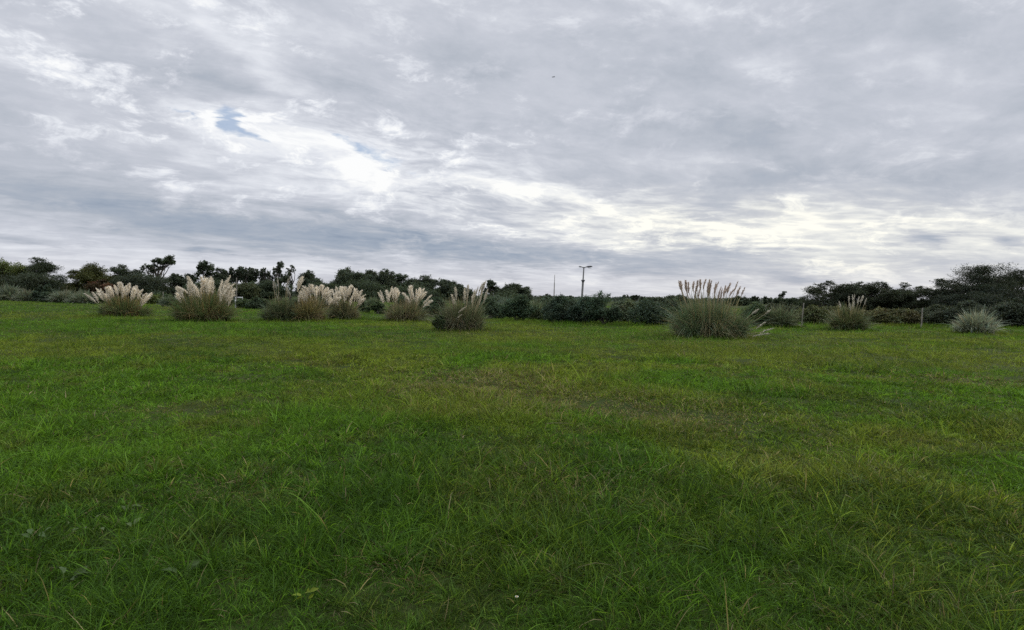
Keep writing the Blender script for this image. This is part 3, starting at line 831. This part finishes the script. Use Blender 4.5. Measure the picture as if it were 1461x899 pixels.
pampas('brownish pampas grass clump with sparse slim plumes rising to the right and a green foot', 658, 472, 425, 74,
       [(645, 420, -3), (648, 424, -3), (650, 410, -1), (662, 411, 0), (667, 406, 1), (666, 416, 1), (676, 412, 3), (681, 408, 4), (685, 404, 4), (692, 399, 4), (689, 402, 4), (694, 411, 5), (672, 420, 1), (687, 414, 3)],
       (0.100, 0.108, 0.058), (0.18, 0.155, 0.09), 107, pcol=(0.66, 0.60, 0.47), plume_L=(17, 24), plume_W=4.2, upright=.3, fallen=[(664, 436, 655, 446), (659, 447, 652, 455)])
pampas('largest pampas grass clump, blue-green mound topped by a row of rosy brown plumes', 1012, 481, 421, 128,
       [(969, 400, -2), (972, 406, -2), (977, 400, -1), (983, 400, -1), (989, 400, 1), (981, 405, 0), (992, 408, 1), (997, 401, 2), (1001, 398, 3), (1005, 399, 1), (996, 412, 2), (1010, 405, 0), (1012, 402, 1),
        (1017, 404, 2), (1028, 400, 5), (1025, 408, 4), (1034, 401, 3), (1035, 406, 3), (1031, 412, 2), (1043, 406, 6), (1050, 410, 7), (1057, 409, 4), (1022, 411, 1), (974, 401, -1), (986, 402, 0), (994, 401, 1), (1014, 407, 1), (1020, 402, 2), (1030, 404, 3), (1038, 403, 4), (1047, 408, 5)],
       (0.088, 0.116, 0.062), (0.19, 0.17, 0.085), 108, pcol=ROSY, plume_L=(14, 20), plume_W=4.3, density=1.15,
       fallen=[(1063, 438, 1057, 447), (1080, 439, 1076, 446), (1073, 455, 1064, 466), (1083, 463, 1069, 472), (1078, 470, 1060, 476)])
pampas('clump of pampas grass right of the pale leaning post, with a narrow tuft of plumes', 1210, 471, 436, 54,
       [(1200, 430, -2), (1209, 420, -1), (1212, 422, 0), (1217, 419, 1), (1220, 423, 1), (1223, 421, 2), (1227, 425, 2), (1205, 432, -2), (1214, 428, 0), (1221, 430, 1)],
       (0.090, 0.105, 0.050), (0.18, 0.16, 0.08), 109, pcol=GREYW, plume_L=(10, 15), plume_W=2.5)

# grassy clumps without plumes
plant_shrub('ornamental_grass', 'silvery spiky grass clump in front of the dark thorn trees at far right', 1395, 476, 442, 60, (0.20, 0.205, 0.155), 201, 'grassy clumps without plumes', 'grassy', alt=(0.30, 0.28, 0.20), cat='grass clump')
plant_shrub('ornamental_grass', 'rounded olive grass clump left of the pale leaning fence post', 1114, 467, 437, 52, (0.115, 0.130, 0.075), 202, 'grassy clumps without plumes', 'grassy', alt=(0.15, 0.14, 0.08), cat='grass clump')
plant_shrub('ornamental_grass', 'grey-green grass clump at the left edge of the field', 13, 429, 408, 42, (0.13, 0.14, 0.10), 203, 'grassy clumps without plumes', 'grassy', alt=(0.18, 0.18, 0.13), cat='grass clump')
plant_shrub('ornamental_grass', 'low grey-green grass clump left of the round dark bush', 40, 430, 413, 30, (0.12, 0.13, 0.09), 204, 'grassy clumps without plumes', 'grassy', alt=(0.18, 0.17, 0.12), cat='grass clump')
plant_shrub('ornamental_grass', 'grey-green grass clump touching the right side of the round dark bush', 93, 432, 412, 38, (0.14, 0.15, 0.105), 205, 'grassy clumps without plumes', 'grassy', alt=(0.20, 0.19, 0.14), cat='grass clump')
plant_shrub('ornamental_grass', 'grey-green grass clump next left of the leftmost plumed pampas', 119, 433, 414, 38, (0.14, 0.15, 0.105), 206, 'grassy clumps without plumes', 'grassy', alt=(0.20, 0.19, 0.14), cat='grass clump')
plant_shrub('ornamental_grass', 'small dark grass clump beside the thin pale stake', 245, 438, 421, 28, (0.085, 0.10, 0.07), 207, 'grassy clumps without plumes', 'grassy', alt=(0.12, 0.13, 0.09), cat='grass clump')
plant_shrub('ornamental_grass', 'pale reed clump in the gap between two plumed pampas clumps', 531, 443, 424, 26, (0.11, 0.13, 0.08), 208, 'grassy clumps without plumes', 'grassy', alt=(0.16, 0.17, 0.10), cat='grass clump')
plant_shrub('ornamental_grass', 'blue-grey reed clump behind the dark bush, right of the brownish pampas', 720, 452, 425, 36, (0.095, 0.115, 0.085), 209, 'grassy clumps without plumes', 'grassy', alt=(0.13, 0.15, 0.11), cat='grass clump')
plant_shrub('ornamental_grass', 'pale green reed clump at the left end of the clipped dark hedge bushes', 768, 457, 428, 30, (0.11, 0.125, 0.075), 210, 'grassy clumps without plumes', 'grassy', alt=(0.16, 0.16, 0.10), cat='grass clump')

# ------------------------------------------------------------------ bushes
DK = (0.050, 0.072, 0.034); DB = (0.048, 0.068, 0.038); OV = (0.075, 0.085, 0.030); YG = (0.095, 0.120, 0.030)
BUSH = [
    ('round dark bush between grey grass clumps at far left', 67, 431, 407, 36, (0.038, 0.055, 0.035), 'leafy', None),
    ('dark bush half hidden behind the leftmost plumed pampas', 141, 434, 416, 22, DK, 'leafy', None),
    ('low yellow-green bush right of the leftmost plumed pampas', 217, 434, 419, 34, YG, 'leafy', OV),
    ('low dark bush under the small white frame', 348, 440, 425, 30, DK, 'leafy', None),
    ('low dark bush left of the green thin-plumed pampas', 372, 441, 424, 36, DB, 'leafy', None),
    ('dark bush peeping out right of the small rounded pampas', 518, 446, 429, 22, DK, 'leafy', None),
    ('dark bush left of the two-headed pampas clump', 539, 448, 430, 20, DK, 'leafy', None),
    ('dark green bush filling the gap left of the brownish pampas', 622, 452, 424, 40, (0.061, 0.090, 0.052), 'leafy', None),
    ('low green bush growing at the left foot of the brownish pampas', 632, 472, 450, 32, (0.055, 0.081, 0.041), 'leafy', None),
    ('green bush close behind the right side of the brownish pampas', 699, 455, 424, 34, (0.067, 0.096, 0.058), 'leafy', None),
    ('rounded dark bush right of the blue-grey reed clump', 741, 458, 421, 44, (0.052, 0.080, 0.046), 'leafy', None),
    ('dark hedge bush under the thin grey mast', 797, 461, 421, 46, (0.049, 0.075, 0.049), 'leafy', (0.065, 0.087, 0.058)),
    ('dark hedge bush at the foot of the lamp post', 829, 462, 422, 46, (0.046, 0.071, 0.048), 'leafy', (0.061, 0.084, 0.058)),
    ('tallest dark hedge bush, peaked, right of the lamp post', 861, 463, 417, 50, (0.046, 0.072, 0.043), 'leafy', (0.065, 0.090, 0.052)),
    ('pale olive bush between two dark hedge bushes', 893, 460, 428, 32, (0.094, 0.116, 0.065), 'leafy', (0.09, 0.10, 0.06)),
    ('dark bush just left of the largest pampas clump', 926, 464, 427, 58, (0.046, 0.068, 0.043), 'leafy', None),
    ('dark scrub bush right behind the largest pampas clump', 1078, 466, 432, 40, DK, 'leafy', None),
    ('olive scrub bush immediately right of the pale leaning post', 1162, 462, 436, 54, (0.084, 0.096, 0.043), 'leafy', OV),
    ('olive scrub bush behind the narrow-tufted pampas', 1190, 461, 437, 56, (0.080, 0.094, 0.043), 'leafy', OV),
    ('brownish olive scrub bush right of the narrow-tufted pampas', 1246, 463, 439, 60, (0.090, 0.090, 0.043), 'leafy', (0.09, 0.08, 0.04)),
    ('low olive scrub bush left of the straight pale post', 1286, 464, 441, 62, (0.084, 0.093, 0.043), 'leafy', (0.09, 0.085, 0.04)),
    ('dark scrub bush right of the straight pale post', 1338, 464, 434, 60, (0.052, 0.064, 0.038), 'leafy', None),
    ('dark scrub bush directly behind the silvery spiky clump', 1388, 466, 430, 70, (0.041, 0.052, 0.035), 'leafy', None),
    ('dark scrub bush at the right edge of the picture', 1446, 467, 428, 70, (0.041, 0.052, 0.035), 'leafy', None),
    ('dark bush behind the green bush right of the brownish pampas', 684, 448, 422, 44, DB, 'leafy', None),
    ('dull green bush behind the blue-grey reed clump', 716, 447, 423, 46, (0.065, 0.087, 0.058), 'leafy', None),
    ('dull green bush behind the pale green reed clump', 769, 449, 424, 48, (0.065, 0.090, 0.058), 'leafy', None),
    ('dull green bush behind the gap left of the lamp post', 812, 450, 424, 44, (0.058, 0.081, 0.052), 'leafy', None),
    ('dull green bush behind the pale olive bush', 894, 451, 426, 50, (0.065, 0.084, 0.052), 'leafy', None),
    ('dull bush behind the left side of the largest pampas clump', 958, 452, 427, 60, (0.061, 0.078, 0.049), 'leafy', None),
    ('dull bush behind the olive grass clump', 1112, 454, 431, 60, (0.061, 0.072, 0.043), 'leafy', None),
    ('grey-green bush between the two grass clumps at the left edge', 27, 428, 411, 30, (0.075, 0.085, 0.06), 'leafy', None),
    ('dark low bush right of the leftmost pampas behind the stake', 232, 431, 417, 44, DK, 'leafy', None),
    ('dark bush behind the wide-fanned pampas', 300, 436, 417, 70, DK, 'leafy', None),
    ('dark bush behind the tan stemmed pampas clump', 452, 440, 420, 70, DB, 'leafy', None),
    ('dark bush behind the two-headed pampas clump', 585, 446, 422, 60, DB, 'leafy', None),
]
for q, (lab, px, by, ty, w, colr, kd, alt) in enumerate(BUSH):
    plant_shrub('bush', lab, px, by, ty, w, colr, 300 + q, 'bushes along the field edge', kd, alt=alt, cat='bush')

# ------------------------------------------------------------------ trees
TDK = (0.044, 0.060, 0.034); TBL = (0.053, 0.068, 0.044)
TREES = [
    # name, label, px, top, dist, width, style, colour, gap, alt
    ('broadleaf_tree', 'yellow-green tree cut by the left edge of the picture', 4, 369, 100, 62, 'round', (0.087, 0.109, 0.032), 1, (0.065, 0.080, 0.029)),
    ('thorn_tree', 'dark open-topped tree second from the left edge', 55, 367, 104, 76, 'flat', TDK, .95, None),
    ('broadleaf_tree', 'dark low tree under the open-topped one at left', 40, 388, 98, 70, 'round', (0.041, 0.052, 0.032), 1, None),
    ('broadleaf_tree', 'round olive-yellow tree above the leftmost plumed pampas', 127, 376, 102, 58, 'round', (0.070, 0.078, 0.026), 1, (0.072, 0.080, 0.032)),
    ('broadleaf_tree', 'small rust-brown tree at the foot of the olive tree', 146, 398, 96, 34, 'round', (0.095, 0.050, 0.028), 1, (0.075, 0.055, 0.03)),
    ('thorn_tree', 'dark flat-topped tree right of the olive tree', 176, 376, 106, 50, 'flat', TDK, 1, None),
    ('broadleaf_tree', 'dark wide tree under the tall leaning tree', 205, 388, 100, 74, 'round', (0.039, 0.049, 0.032), 1, None),
    ('gum_tree', 'tall dark tree leaning right, highest crown at the left', 222, 363, 108, 46, 'lean', TDK, 1.1, None),
    ('broadleaf_tree', 'small round tree right of the tall leaning tree', 248, 389, 125, 30, 'round', TBL, 1, None),
    ('broadleaf_tree', 'small dark tree between round tree and tall narrow tree', 268, 390, 128, 26, 'gum', TBL, 1.3, None),
    ('gum_tree', 'tall narrow dark tree above the wide-fanned pampas', 291, 372, 130, 32, 'gum', TDK, 1.6, None),
    ('broadleaf_tree', 'round dark tree right of the tall narrow tree', 313, 382, 132, 32, 'round', TBL, 1, None),
    ('gum_tree', 'vase-shaped tree with split top over the pale pole', 331, 379, 134, 28, 'fan', TBL, 1.1, None),
    ('gum_tree', 'broad fan-shaped tree, widest of the spreading row', 353, 376, 134, 36, 'fan', TBL, 1.3, None),
    ('gum_tree', 'narrow tree leaning left in the spreading row', 377, 381, 136, 18, 'fan', TBL, 1.1, None),
    ('gum_tree', 'slim tree between leaning tree and highest tree of the row', 388, 382, 138, 16, 'gum', TBL, 1.5, None),
    ('gum_tree', 'highest tree of the spreading row with a rounded head', 400, 374, 136, 24, 'gum', TBL, 1.8, None),
    ('gum_tree', 'thin see-through tree at right end of the spreading row', 414, 376, 138, 18, 'gum', TBL, .8, None),
    ('broadleaf_tree', 'dark round tree above the tan stemmed pampas', 441, 386, 138, 36, 'round', TBL, 1, None),
    ('broadleaf_tree', 'low dark tree under the spreading row', 385, 400, 126, 60, 'round', TDK, 1, None),
    ('broadleaf_tree', 'low dark tree behind the wide-fanned pampas', 300, 399, 122, 70, 'round', TDK, 1, None),
    ('broadleaf_tree', 'low olive tree behind the pale pole', 350, 404, 120, 44, 'round', (0.061, 0.072, 0.035), 1, None),
    ('broadleaf_tree', 'low dark tree behind the crowded cream plumes', 455, 403, 128, 60, 'round', TDK, 1, None),
    ('broadleaf_tree', 'highest rounded tree at left of the middle wood', 496, 382, 145, 54, 'round', TBL, 1.1, None),
    ('broadleaf_tree', 'dark tree second from left in the middle wood', 528, 385, 148, 40, 'round', TBL, 1.1, None),
    ('broadleaf_tree', 'knobbly-topped tree above the left head of the two-headed pampas', 549, 384, 146, 36, 'round', TBL, 1.1, None),
    ('broadleaf_tree', 'dark tree over the right head of the two-headed pampas', 573, 390, 150, 42, 'round', TBL, 1.1, None),
    ('broadleaf_tree', 'rounded tree where the middle wood begins to slope down', 604, 393, 150, 44, 'round', TBL, 1.1, None),
    ('broadleaf_tree', 'last rounded tree on the falling right side of the wood', 634, 398, 150, 40, 'round', TBL, 1.1, None),
    ('broadleaf_tree', 'low dark tree in front of the middle wood', 520, 402, 138, 80, 'round', TDK, 1, None),
    ('broadleaf_tree', 'low dark tree in front of the wood beside the brownish pampas', 595, 408, 136, 80, 'round', TDK, 1, None),
    ('broadleaf_tree', 'small tree top showing among the brownish pampas plumes', 660, 405, 140, 34, 'round', TBL, 1, None),
    ('broadleaf_tree', 'upright tree just right of the brownish pampas plumes', 701, 402, 140, 26, 'gum', TBL, 1.8, None),
    ('broadleaf_tree', 'small tree in the dip between upright tree and domed tree', 717, 411, 142, 22, 'round', TBL, 1, None),
    ('broadleaf_tree', 'domed tree sloping down to the right, near the thin mast', 737, 405, 140, 42, 'round', TBL, 1.1, None),
    ('broadleaf_tree', 'low dark tree under the domed tree', 715, 420, 120, 70, 'round', TDK, 1, None),
    ('broadleaf_tree', 'tiny distant tree left of the thin mast', 779, 419, 170, 18, 'round', TBL, 1, None),
    ('broadleaf_tree', 'tiny distant tree between thin mast and lamp post', 812, 421, 170, 20, 'round', TBL, 1, None),
    ('gum_tree', 'distant tree right of the peaked hedge bush', 891, 421, 180, 14, 'gum', TBL, 1.6, None),
    ('gum_tree', 'distant twin-headed tree midway between lamp post and largest pampas', 906, 420, 180, 16, 'fan', TBL, 1.6, None),
    ('gum_tree', 'small distant tree right of the twin-headed one', 918, 423, 180, 10, 'gum', TBL, 1.6, None),
    ('broadleaf_tree', 'distant low tree over the bush left of the largest pampas', 935, 424, 175, 30, 'round', TBL, 1, None),
    ('broadleaf_tree', 'distant low tree behind the left shoulder of the largest pampas', 966, 422, 175, 34, 'round', TBL, 1, None),
    ('broadleaf_tree', 'distant low tree behind the right shoulder of the largest pampas', 1052, 424, 170, 34, 'round', TDK, 1, None),
    ('gum_tree', 'first small dark tree right of the largest pampas', 1076, 423, 150, 16, 'gum', TDK, 1.8, None),
    ('gum_tree', 'small upright dark tree behind the olive grass clump', 1096, 425, 150, 15, 'gum', TDK, 1.8, None),
    ('gum_tree', 'thin tree with two tufts standing clear above the low row', 1114, 416, 155, 14, 'lean', TDK, .6, None),
    ('broadleaf_tree', 'low dark tree under the two-tufted thin tree', 1114, 425, 150, 26, 'round', TDK, 1, None),
    ('broadleaf_tree', 'low dark tree left of the pale leaning post', 1134, 425, 148, 28, 'round', TDK, 1, None),
    ('broadleaf_tree', 'low dark tree behind the pale leaning post', 1156, 427, 120, 30, 'round', TDK, 1, None),
    ('thorn_tree', 'airy flat-layered thorn tree, left end of the right-hand group', 1184, 399, 58, 66, 'flat', (0.049, 0.061, 0.035), .62, None),
    ('thorn_tree', 'dense thorn tree directly over the narrow-tufted pampas', 1226, 402, 56, 72, 'flat', (0.046, 0.058, 0.035), 1, None),
    ('thorn_tree', 'dense thorn tree between the two pale posts', 1262, 401, 58, 64, 'flat', (0.043, 0.058, 0.038), 1, None),
    ('thorn_tree', 'airy thorn tree with spiky top left of the straight pale post', 1293, 403, 55, 56, 'flat', (0.049, 0.061, 0.035), .85, None),
    ('thorn_tree', 'low spreading thorn tree with long sprays above the straight post', 1345, 398, 52, 78, 'flat', (0.046, 0.058, 0.035), .8, None),
    ('thorn_tree', 'largest dark thorn tree rising above the silvery spiky clump', 1402, 378, 50, 110, 'flat', (0.038, 0.049, 0.032), 1.1, None),
    ('thorn_tree', 'dark thorn tree cut by the right edge of the picture', 1455, 384, 52, 90, 'flat', (0.038, 0.049, 0.032), 1.1, None),
    ('thorn_tree', 'low dark thorn tree filling in below the largest thorn tree', 1400, 415, 47, 110, 'flat', (0.035, 0.046, 0.032), 1.1, None),
]
for q, (nm, lab, px, ty, dist, w, sty, colr, gap, alt) in enumerate(TREES):
    plant_tree(nm, lab, 'tree', px, ty, dist, w, sty, colr, 500 + q, 'trees beyond the field', gap=gap, alt=alt)

# a far belt of woodland that closes the horizon behind the single trees
acc = Acc(); rb = np.random.default_rng(77)
nb = 26000
a = (rb.random(nb) * 2 - 1) * 0.95
r = 230 + 90 * rb.random(nb)
xx, yy = r * np.sin(a), r * np.cos(a)
hh = 1.1 + 2.0 * fbm(a * 22 + 50, r * 0.02, 70, 3)
zz = hh * rb.random(nb) ** 0.8
leaves(acc, np.stack([xx, yy, zz], 1), rb.uniform(.3, .6, nb), 0.6, pal((0.050, 0.066, 0.050), rb, nb), rb, 0.4)
wd = link('far_wood', acc.mesh('far_wood', M_LEAF))
wd['kind'] = 'stuff'; wd['label'] = 'low far-off belt of woodland along the whole horizon'; wd['category'] = 'woodland'

# ------------------------------------------------------------------ posts, lamp, mast, frame
def stand(px, base_y, dist=None):
    if dist is None: x, y = flat_hit(px, base_y)
    else:
        d = ray(px, base_y); kk = dist / math.hypot(d.x, d.y); x, y = d.x * kk, d.y * kk
    return x, y
def height_at(px, ty, x, y):
    d = ray(px, ty); return CAM_H + d.z * math.hypot(x, y) / math.hypot(d.x, d.y)

def fence_post(label, px, base_y, tx, ty, wid, group='pale posts along the field edge', name='fence_post', dist=None, cat='post'):
    x, y = stand(px, base_y, dist)
    H = height_at(tx, ty, x, y)
    dxx = (tx - px) / FPX * y * 0.75
    o = thing(name, label, cat, (x, y, float(ground_z(x, y)) - 0.05), 0, group)
    rng = np.random.default_rng(int(px))
    a_ = Acc()
    n = 7
    t = np.linspace(0, 1, n)
    pts = np.stack([dxx * t + rng.normal(size=n) * .006, rng.normal(size=n) * .006, H * t + .0], 1)
    tube(a_, pts, wid * (1.08 - 0.2 * t + rng.normal(size=n) * .03), 9)
    link('shaft', a_.mesh('shaft', M_WOOD, True), o)
    b_ = Acc()
    tube(b_, [pts[-1] - np.array([0, 0, .02]), pts[-1] + np.array([0, 0, .015]), pts[-1] + np.array([0, 0, .03])], [wid * .93, wid * .9, wid * .3], 9)
    link('cap', b_.mesh('cap', M_WOOD, True), o)
    return o
fence_post('pale wooden post leaning right, beside the olive grass clump', 1143.5, 467, 1146.5, 432, 0.034)
fence_post('straight pale post in front of the dark thorn trees', 1314, 469, 1315.5, 439, 0.036)
fence_post('short pale post seen between largest pampas and olive grass clump', 1091, 463, 1092, 435, 0.04)
fence_post('thin pale stake standing by the small dark grass clump', 233, 437, 232.5, 416, 0.045, name='stake')
fence_post('tall bare pale pole right of the wide-fanned pampas', 337.5, 440, 337.5, 396, 0.05, name='pole', cat='pole')

# small white frame beside the pole: two legs and two rails
x, y = stand(341, 440); mpp = y / FPX
o = thing('white_frame', 'small white two-legged frame low beside the tall bare pole', 'frame', (x, y, 0), 0)
fw = 10 * mpp; fh = height_at(341, 424, x, y)
for s in (-1, 1):
    a_ = Acc(); tube(a_, [(s * fw / 2, 0, 0), (s * fw / 2, 0, fh * .5), (s * fw / 2, 0, fh)], [.035] * 3, 8); link('leg', a_.mesh('leg', M_WHITE, True), o)
for f in (0.97, 0.66):
    a_ = Acc(); box(a_, (0, -.045, fh * f), (fw + .08, .03, .10)); link('rail', a_.mesh('rail', M_WHITE), o)

# lamp post, behind the hedge
x, y = stand(829, 440, 62)
H = height_at(832, 381, x, y); lean = 3.0 / FPX * y
o = thing('street_lamp', 'tall lamp post with two heads rising behind the dark hedge', 'street lamp', (x, y, 0), 0)
a_ = Acc(); t = np.linspace(0, 1, 6)
hb = height_at(830, 400, x, y)
tube(a_, np.stack([lean * t * hb / H, 0 * t, hb * t], 1), np.linspace(.11, .10, 6), 10); link('lower_pole', a_.mesh('lower_pole', M_STEEL, True), o)
a_ = Acc(); tube(a_, np.stack([lean * (hb + (H - hb) * t) / H, 0 * t, hb + (H - hb) * t], 1), np.linspace(.07, .06, 6), 10); link('upper_pole', a_.mesh('upper_pole', M_STEEL, True), o)
bx_ = lean * hb / H
a_ = Acc(); box(a_, (bx_, 0, hb), (.34, .30, .10)); box(a_, (bx_, -.02, hb - .12), (.24, .32, .10)); link('bracket', a_.mesh('bracket', M_DARK), o)
for s, ln, w_ in ((-1, .30, .22), (1, .62, .40)):
    a_ = Acc()
    tube(a_, [(lean, 0, H - .12), (lean + s * .12, 0, H - .02), (lean + s * .28, 0, H + .02)], [.05, .045, .045], 7)
    ar = link('arm', a_.mesh('arm', M_STEEL, True), o)
    a_ = Acc()
    n = 7; tt = np.linspace(0, 1, n)
    pr = w_ * .5 * np.array([.35, .8, 1, 1, .95, .8, .4])
    V = []
    for q in range(n):
        cx = lean + s * (.22 + ln * tt[q]); cz = H + .02 + .05 * tt[q]
        for th_ in np.arange(8) * math.pi / 4: V.append((cx, math.cos(th_) * pr[q], cz + math.sin(th_) * pr[q] * .42))
    F = [[q * 8 + k_, q * 8 + (k_ + 1) % 8, (q + 1) * 8 + (k_ + 1) % 8, (q + 1) * 8 + k_] for q in range(n - 1) for k_ in range(8)]
    a_.add(V, F); a_.add(V[:8], [list(range(8))]); a_.add(V[-8:], [list(range(8))])
    hd = link('lamp_head', a_.mesh('lamp_head', M_DARK, True), o)
    a_ = Acc(); box(a_, (lean + s * (.22 + ln * .58), 0, H - .02 - w_ * .19), (ln * .5, w_ * .7, .03)); link('lens', a_.mesh('lens', M_LENS), hd)

# thin mast, farther away
x, y = stand(790, 440, 110)
H = height_at(790.5, 392, x, y)
o = thing('antenna_mast', 'thin grey mast standing left of the lamp post', 'mast', (x, y, 0), 0)
a_ = Acc(); tube(a_, [(0, 0, 0), (.02, 0, H * .35), (.05, 0, H * .75)], [.10, .09, .07], 8); link('mast', a_.mesh('mast', M_WOOD, True), o)
a_ = Acc(); tube(a_, [(.05, 0, H * .75), (.07, 0, H * .9), (.08, 0, H)], [.05, .045, .035], 7); link('antenna', a_.mesh('antenna', M_WOOD, True), o)

# ------------------------------------------------------------------ bird high in the sky
d = ray(790, 110); kk = 130.0
P0 = Vector((0, 0, CAM_H)) + d * kk
bird = thing('bird', 'tiny dark bird in flight high under the clouds', 'bird', P0, math.radians(35))
acc = Acc()
ss = np.linspace(0, 1, 11)
rad = np.array([.004, .022, .034, .040, .056, .066, .066, .058, .044, .030, .012])
tube(acc, np.stack([0.26 - 0.52 * ss, 0 * ss, 0.02 * np.sin(ss * 3)], 1), rad, 8)
for s in (-1, 1):                                # wings, one continuous skin with the body
    pts = [(0.10, .03, .02), (0.12, .18, .09), (0.05, .34, .06), (-0.06, .50, .0), (-0.09, .36, .04), (-.07, .18, .06), (-.08, .03, .015)]
    up = [(p_[0], s * p_[1], p_[2] + .010) for p_ in pts]; dn = [(p_[0], s * p_[1], p_[2] - .010) for p_ in pts]
    n = 7
    acc.add(up + dn, [[q, (q + 1) % n, n + (q + 1) % n, n + q] for q in range(n)]); acc.add(up, [list(range(n))]); acc.add(dn, [list(range(n))[::-1]])
tl = [(-.22, .02, .01), (-.40, .07, .0), (-.42, 0, .0), (-.40, -.07, .0), (-.22, -.02, .01)]
acc.add([(p_[0], p_[1], p_[2] + .006) for p_ in tl] + [(p_[0], p_[1], p_[2] - .006) for p_ in tl],
        [[q, (q + 1) % 5, 5 + (q + 1) % 5, 5 + q] for q in range(5)]); acc.add([(p_[0], p_[1], p_[2] + .006) for p_ in tl], [[0, 1, 2, 3, 4]])
link('body', acc.mesh('body', M_BIRD, True), bird)

# ------------------------------------------------------------------ broad-leaved weeds in the foreground
def weed(label, px, py, n, size, colour, seed, spreadv, trail=None, name='broadleaf_weed'):
    rng = np.random.default_rng(seed)
    x, y = flat_hit(px, py)
    o = thing(name, label, 'weed', (x, y, float(ground_z(x, y))), 0, 'broad-leaved weeds in the near grass')
    for q in range(n):
        if trail is None:
            a = q * 2.4 + rng.random(); rd = spreadv * (0.3 + .7 * rng.random())
            c = np.array([math.cos(a) * rd, math.sin(a) * rd, 0.025 + 0.05 * rng.random()])
        else:
            f = q / (n - 1); c = np.array([trail[0] * (f - .5), trail[1] * (f - .5) + rng.normal() * .02, 0.04 + .03 * rng.random()]); a = math.atan2(trail[1], trail[0]) + (1.1 if q % 2 else -1.1)
        L = size * rng.uniform(.6, 1.1); W = L * .42
        ax = np.array([math.cos(a), math.sin(a), rng.uniform(.1, 1.1)]); ax /= np.linalg.norm(ax)
        sd_ = np.cross(ax, [0, 0, 1]); sd_ /= np.linalg.norm(sd_); nr = np.cross(sd_, ax); rl = rng.normal() * .6; sd_ = sd_ * math.cos(rl) + nr * math.sin(rl); nr = np.cross(sd_, ax)
        ac = Acc(); V = []
        prof = [.08, .62, .95, 1.0, .8, .45, .04]
        for k_, w_ in enumerate(prof):
            s = k_ / 6
            mid = c + ax * L * s + np.array([0, 0, -0.25 * L * s * s])
            V += [mid - sd_ * W * .5 * w_ + nr * (.22 + .10 * (k_ % 2)) * W * w_, mid, mid + sd_ * W * .5 * w_ + nr * (.22 + .10 * (k_ % 2)) * W * w_]
        F = []
        for k_ in range(6):
            b0 = k_ * 3; F += [[b0, b0 + 1, b0 + 4, b0 + 3], [b0 + 1, b0 + 2, b0 + 5, b0 + 4]]
        ac.add(np.array(V), F, np.array(colour) * rng.uniform(.8, 1.2))
        lf = link('leaf', ac.mesh('leaf', M_WEED, True), o)
        st = Acc(); tube(st, [(c[0] * .3, c[1] * .3, 0) if trail is None else (c[0], c[1], 0), (c[0] * .8, c[1] * .8, c[2] * .8) if trail is None else (c[0], c[1], c[2] * .6), c], [.003, .0025, .002], 5, (0.10, 0.14, 0.04))
        link('stalk', st.mesh('stalk', M_WEED, True), lf)
    return o
weed('pale trailing weed lying along the grass at lower left', 143, 768, 8, .085, (0.070, 0.100, 0.034), 1, 0, trail=(.36, .16))
weed('short pale trailing weed, the upper of the two trailing ones', 122, 752, 5, .075, (0.070, 0.100, 0.034), 2, 0, trail=(.22, .06))
weed('pale leafy weed right of the trailing weeds', 182, 738, 4, .085, (0.070, 0.100, 0.034), 3, .05)
weed('low rosette weed near the left edge', 52, 780, 6, .07, (0.07, 0.11, 0.04), 4, .07)
weed('broad-leaved weed at bottom left, pair of large dull leaves', 92, 845, 4, .11, (0.055, 0.085, 0.030), 5, .05)
weed('broad-leaved weed between bottom left corner and yellow sprout', 260, 833, 5, .10, (0.058, 0.092, 0.030), 6, .06)
weed('small bright yellow-green sprout in the near grass', 436, 868, 5, .075, (0.15, 0.20, 0.02), 7, .02, name='sprout')

# a tiny white daisy
x, y = flat_hit(737, 876)
o = thing('daisy', 'single tiny white flower in the near grass', 'flower', (x, y, float(ground_z(x, y))), 0)
a_ = Acc(); tube(a_, [(0, 0, 0), (.005, 0, .05), (0, 0, .10)], [.0015] * 3, 5, (0.08, .12, .03)); link('stem', a_.mesh('stem', M_WEED, True), o)
pt = Acc()
for q in range(11):
    a = q * 6.283 / 11; v = np.array([math.cos(a), math.sin(a), 0]); s_ = np.array([-v[1], v[0], 0]) * .0032
    pt.add([v * .003 + [0, 0, .102], v * .007 + s_ + [0, 0, .104], v * .010 + [0, 0, .103], v * .007 - s_ + [0, 0, .104]], [[0, 1, 2, 3]], (.55, .55, .53))
link('petals', pt.mesh('petals', M_WEED), o)
a_ = Acc(); tube(a_, [(0, 0, .1), (0, 0, .104), (0, 0, .107)], [.004, .004, .001], 8, (.5, .34, .03)); link('centre', a_.mesh('centre', M_WEED, True), o)
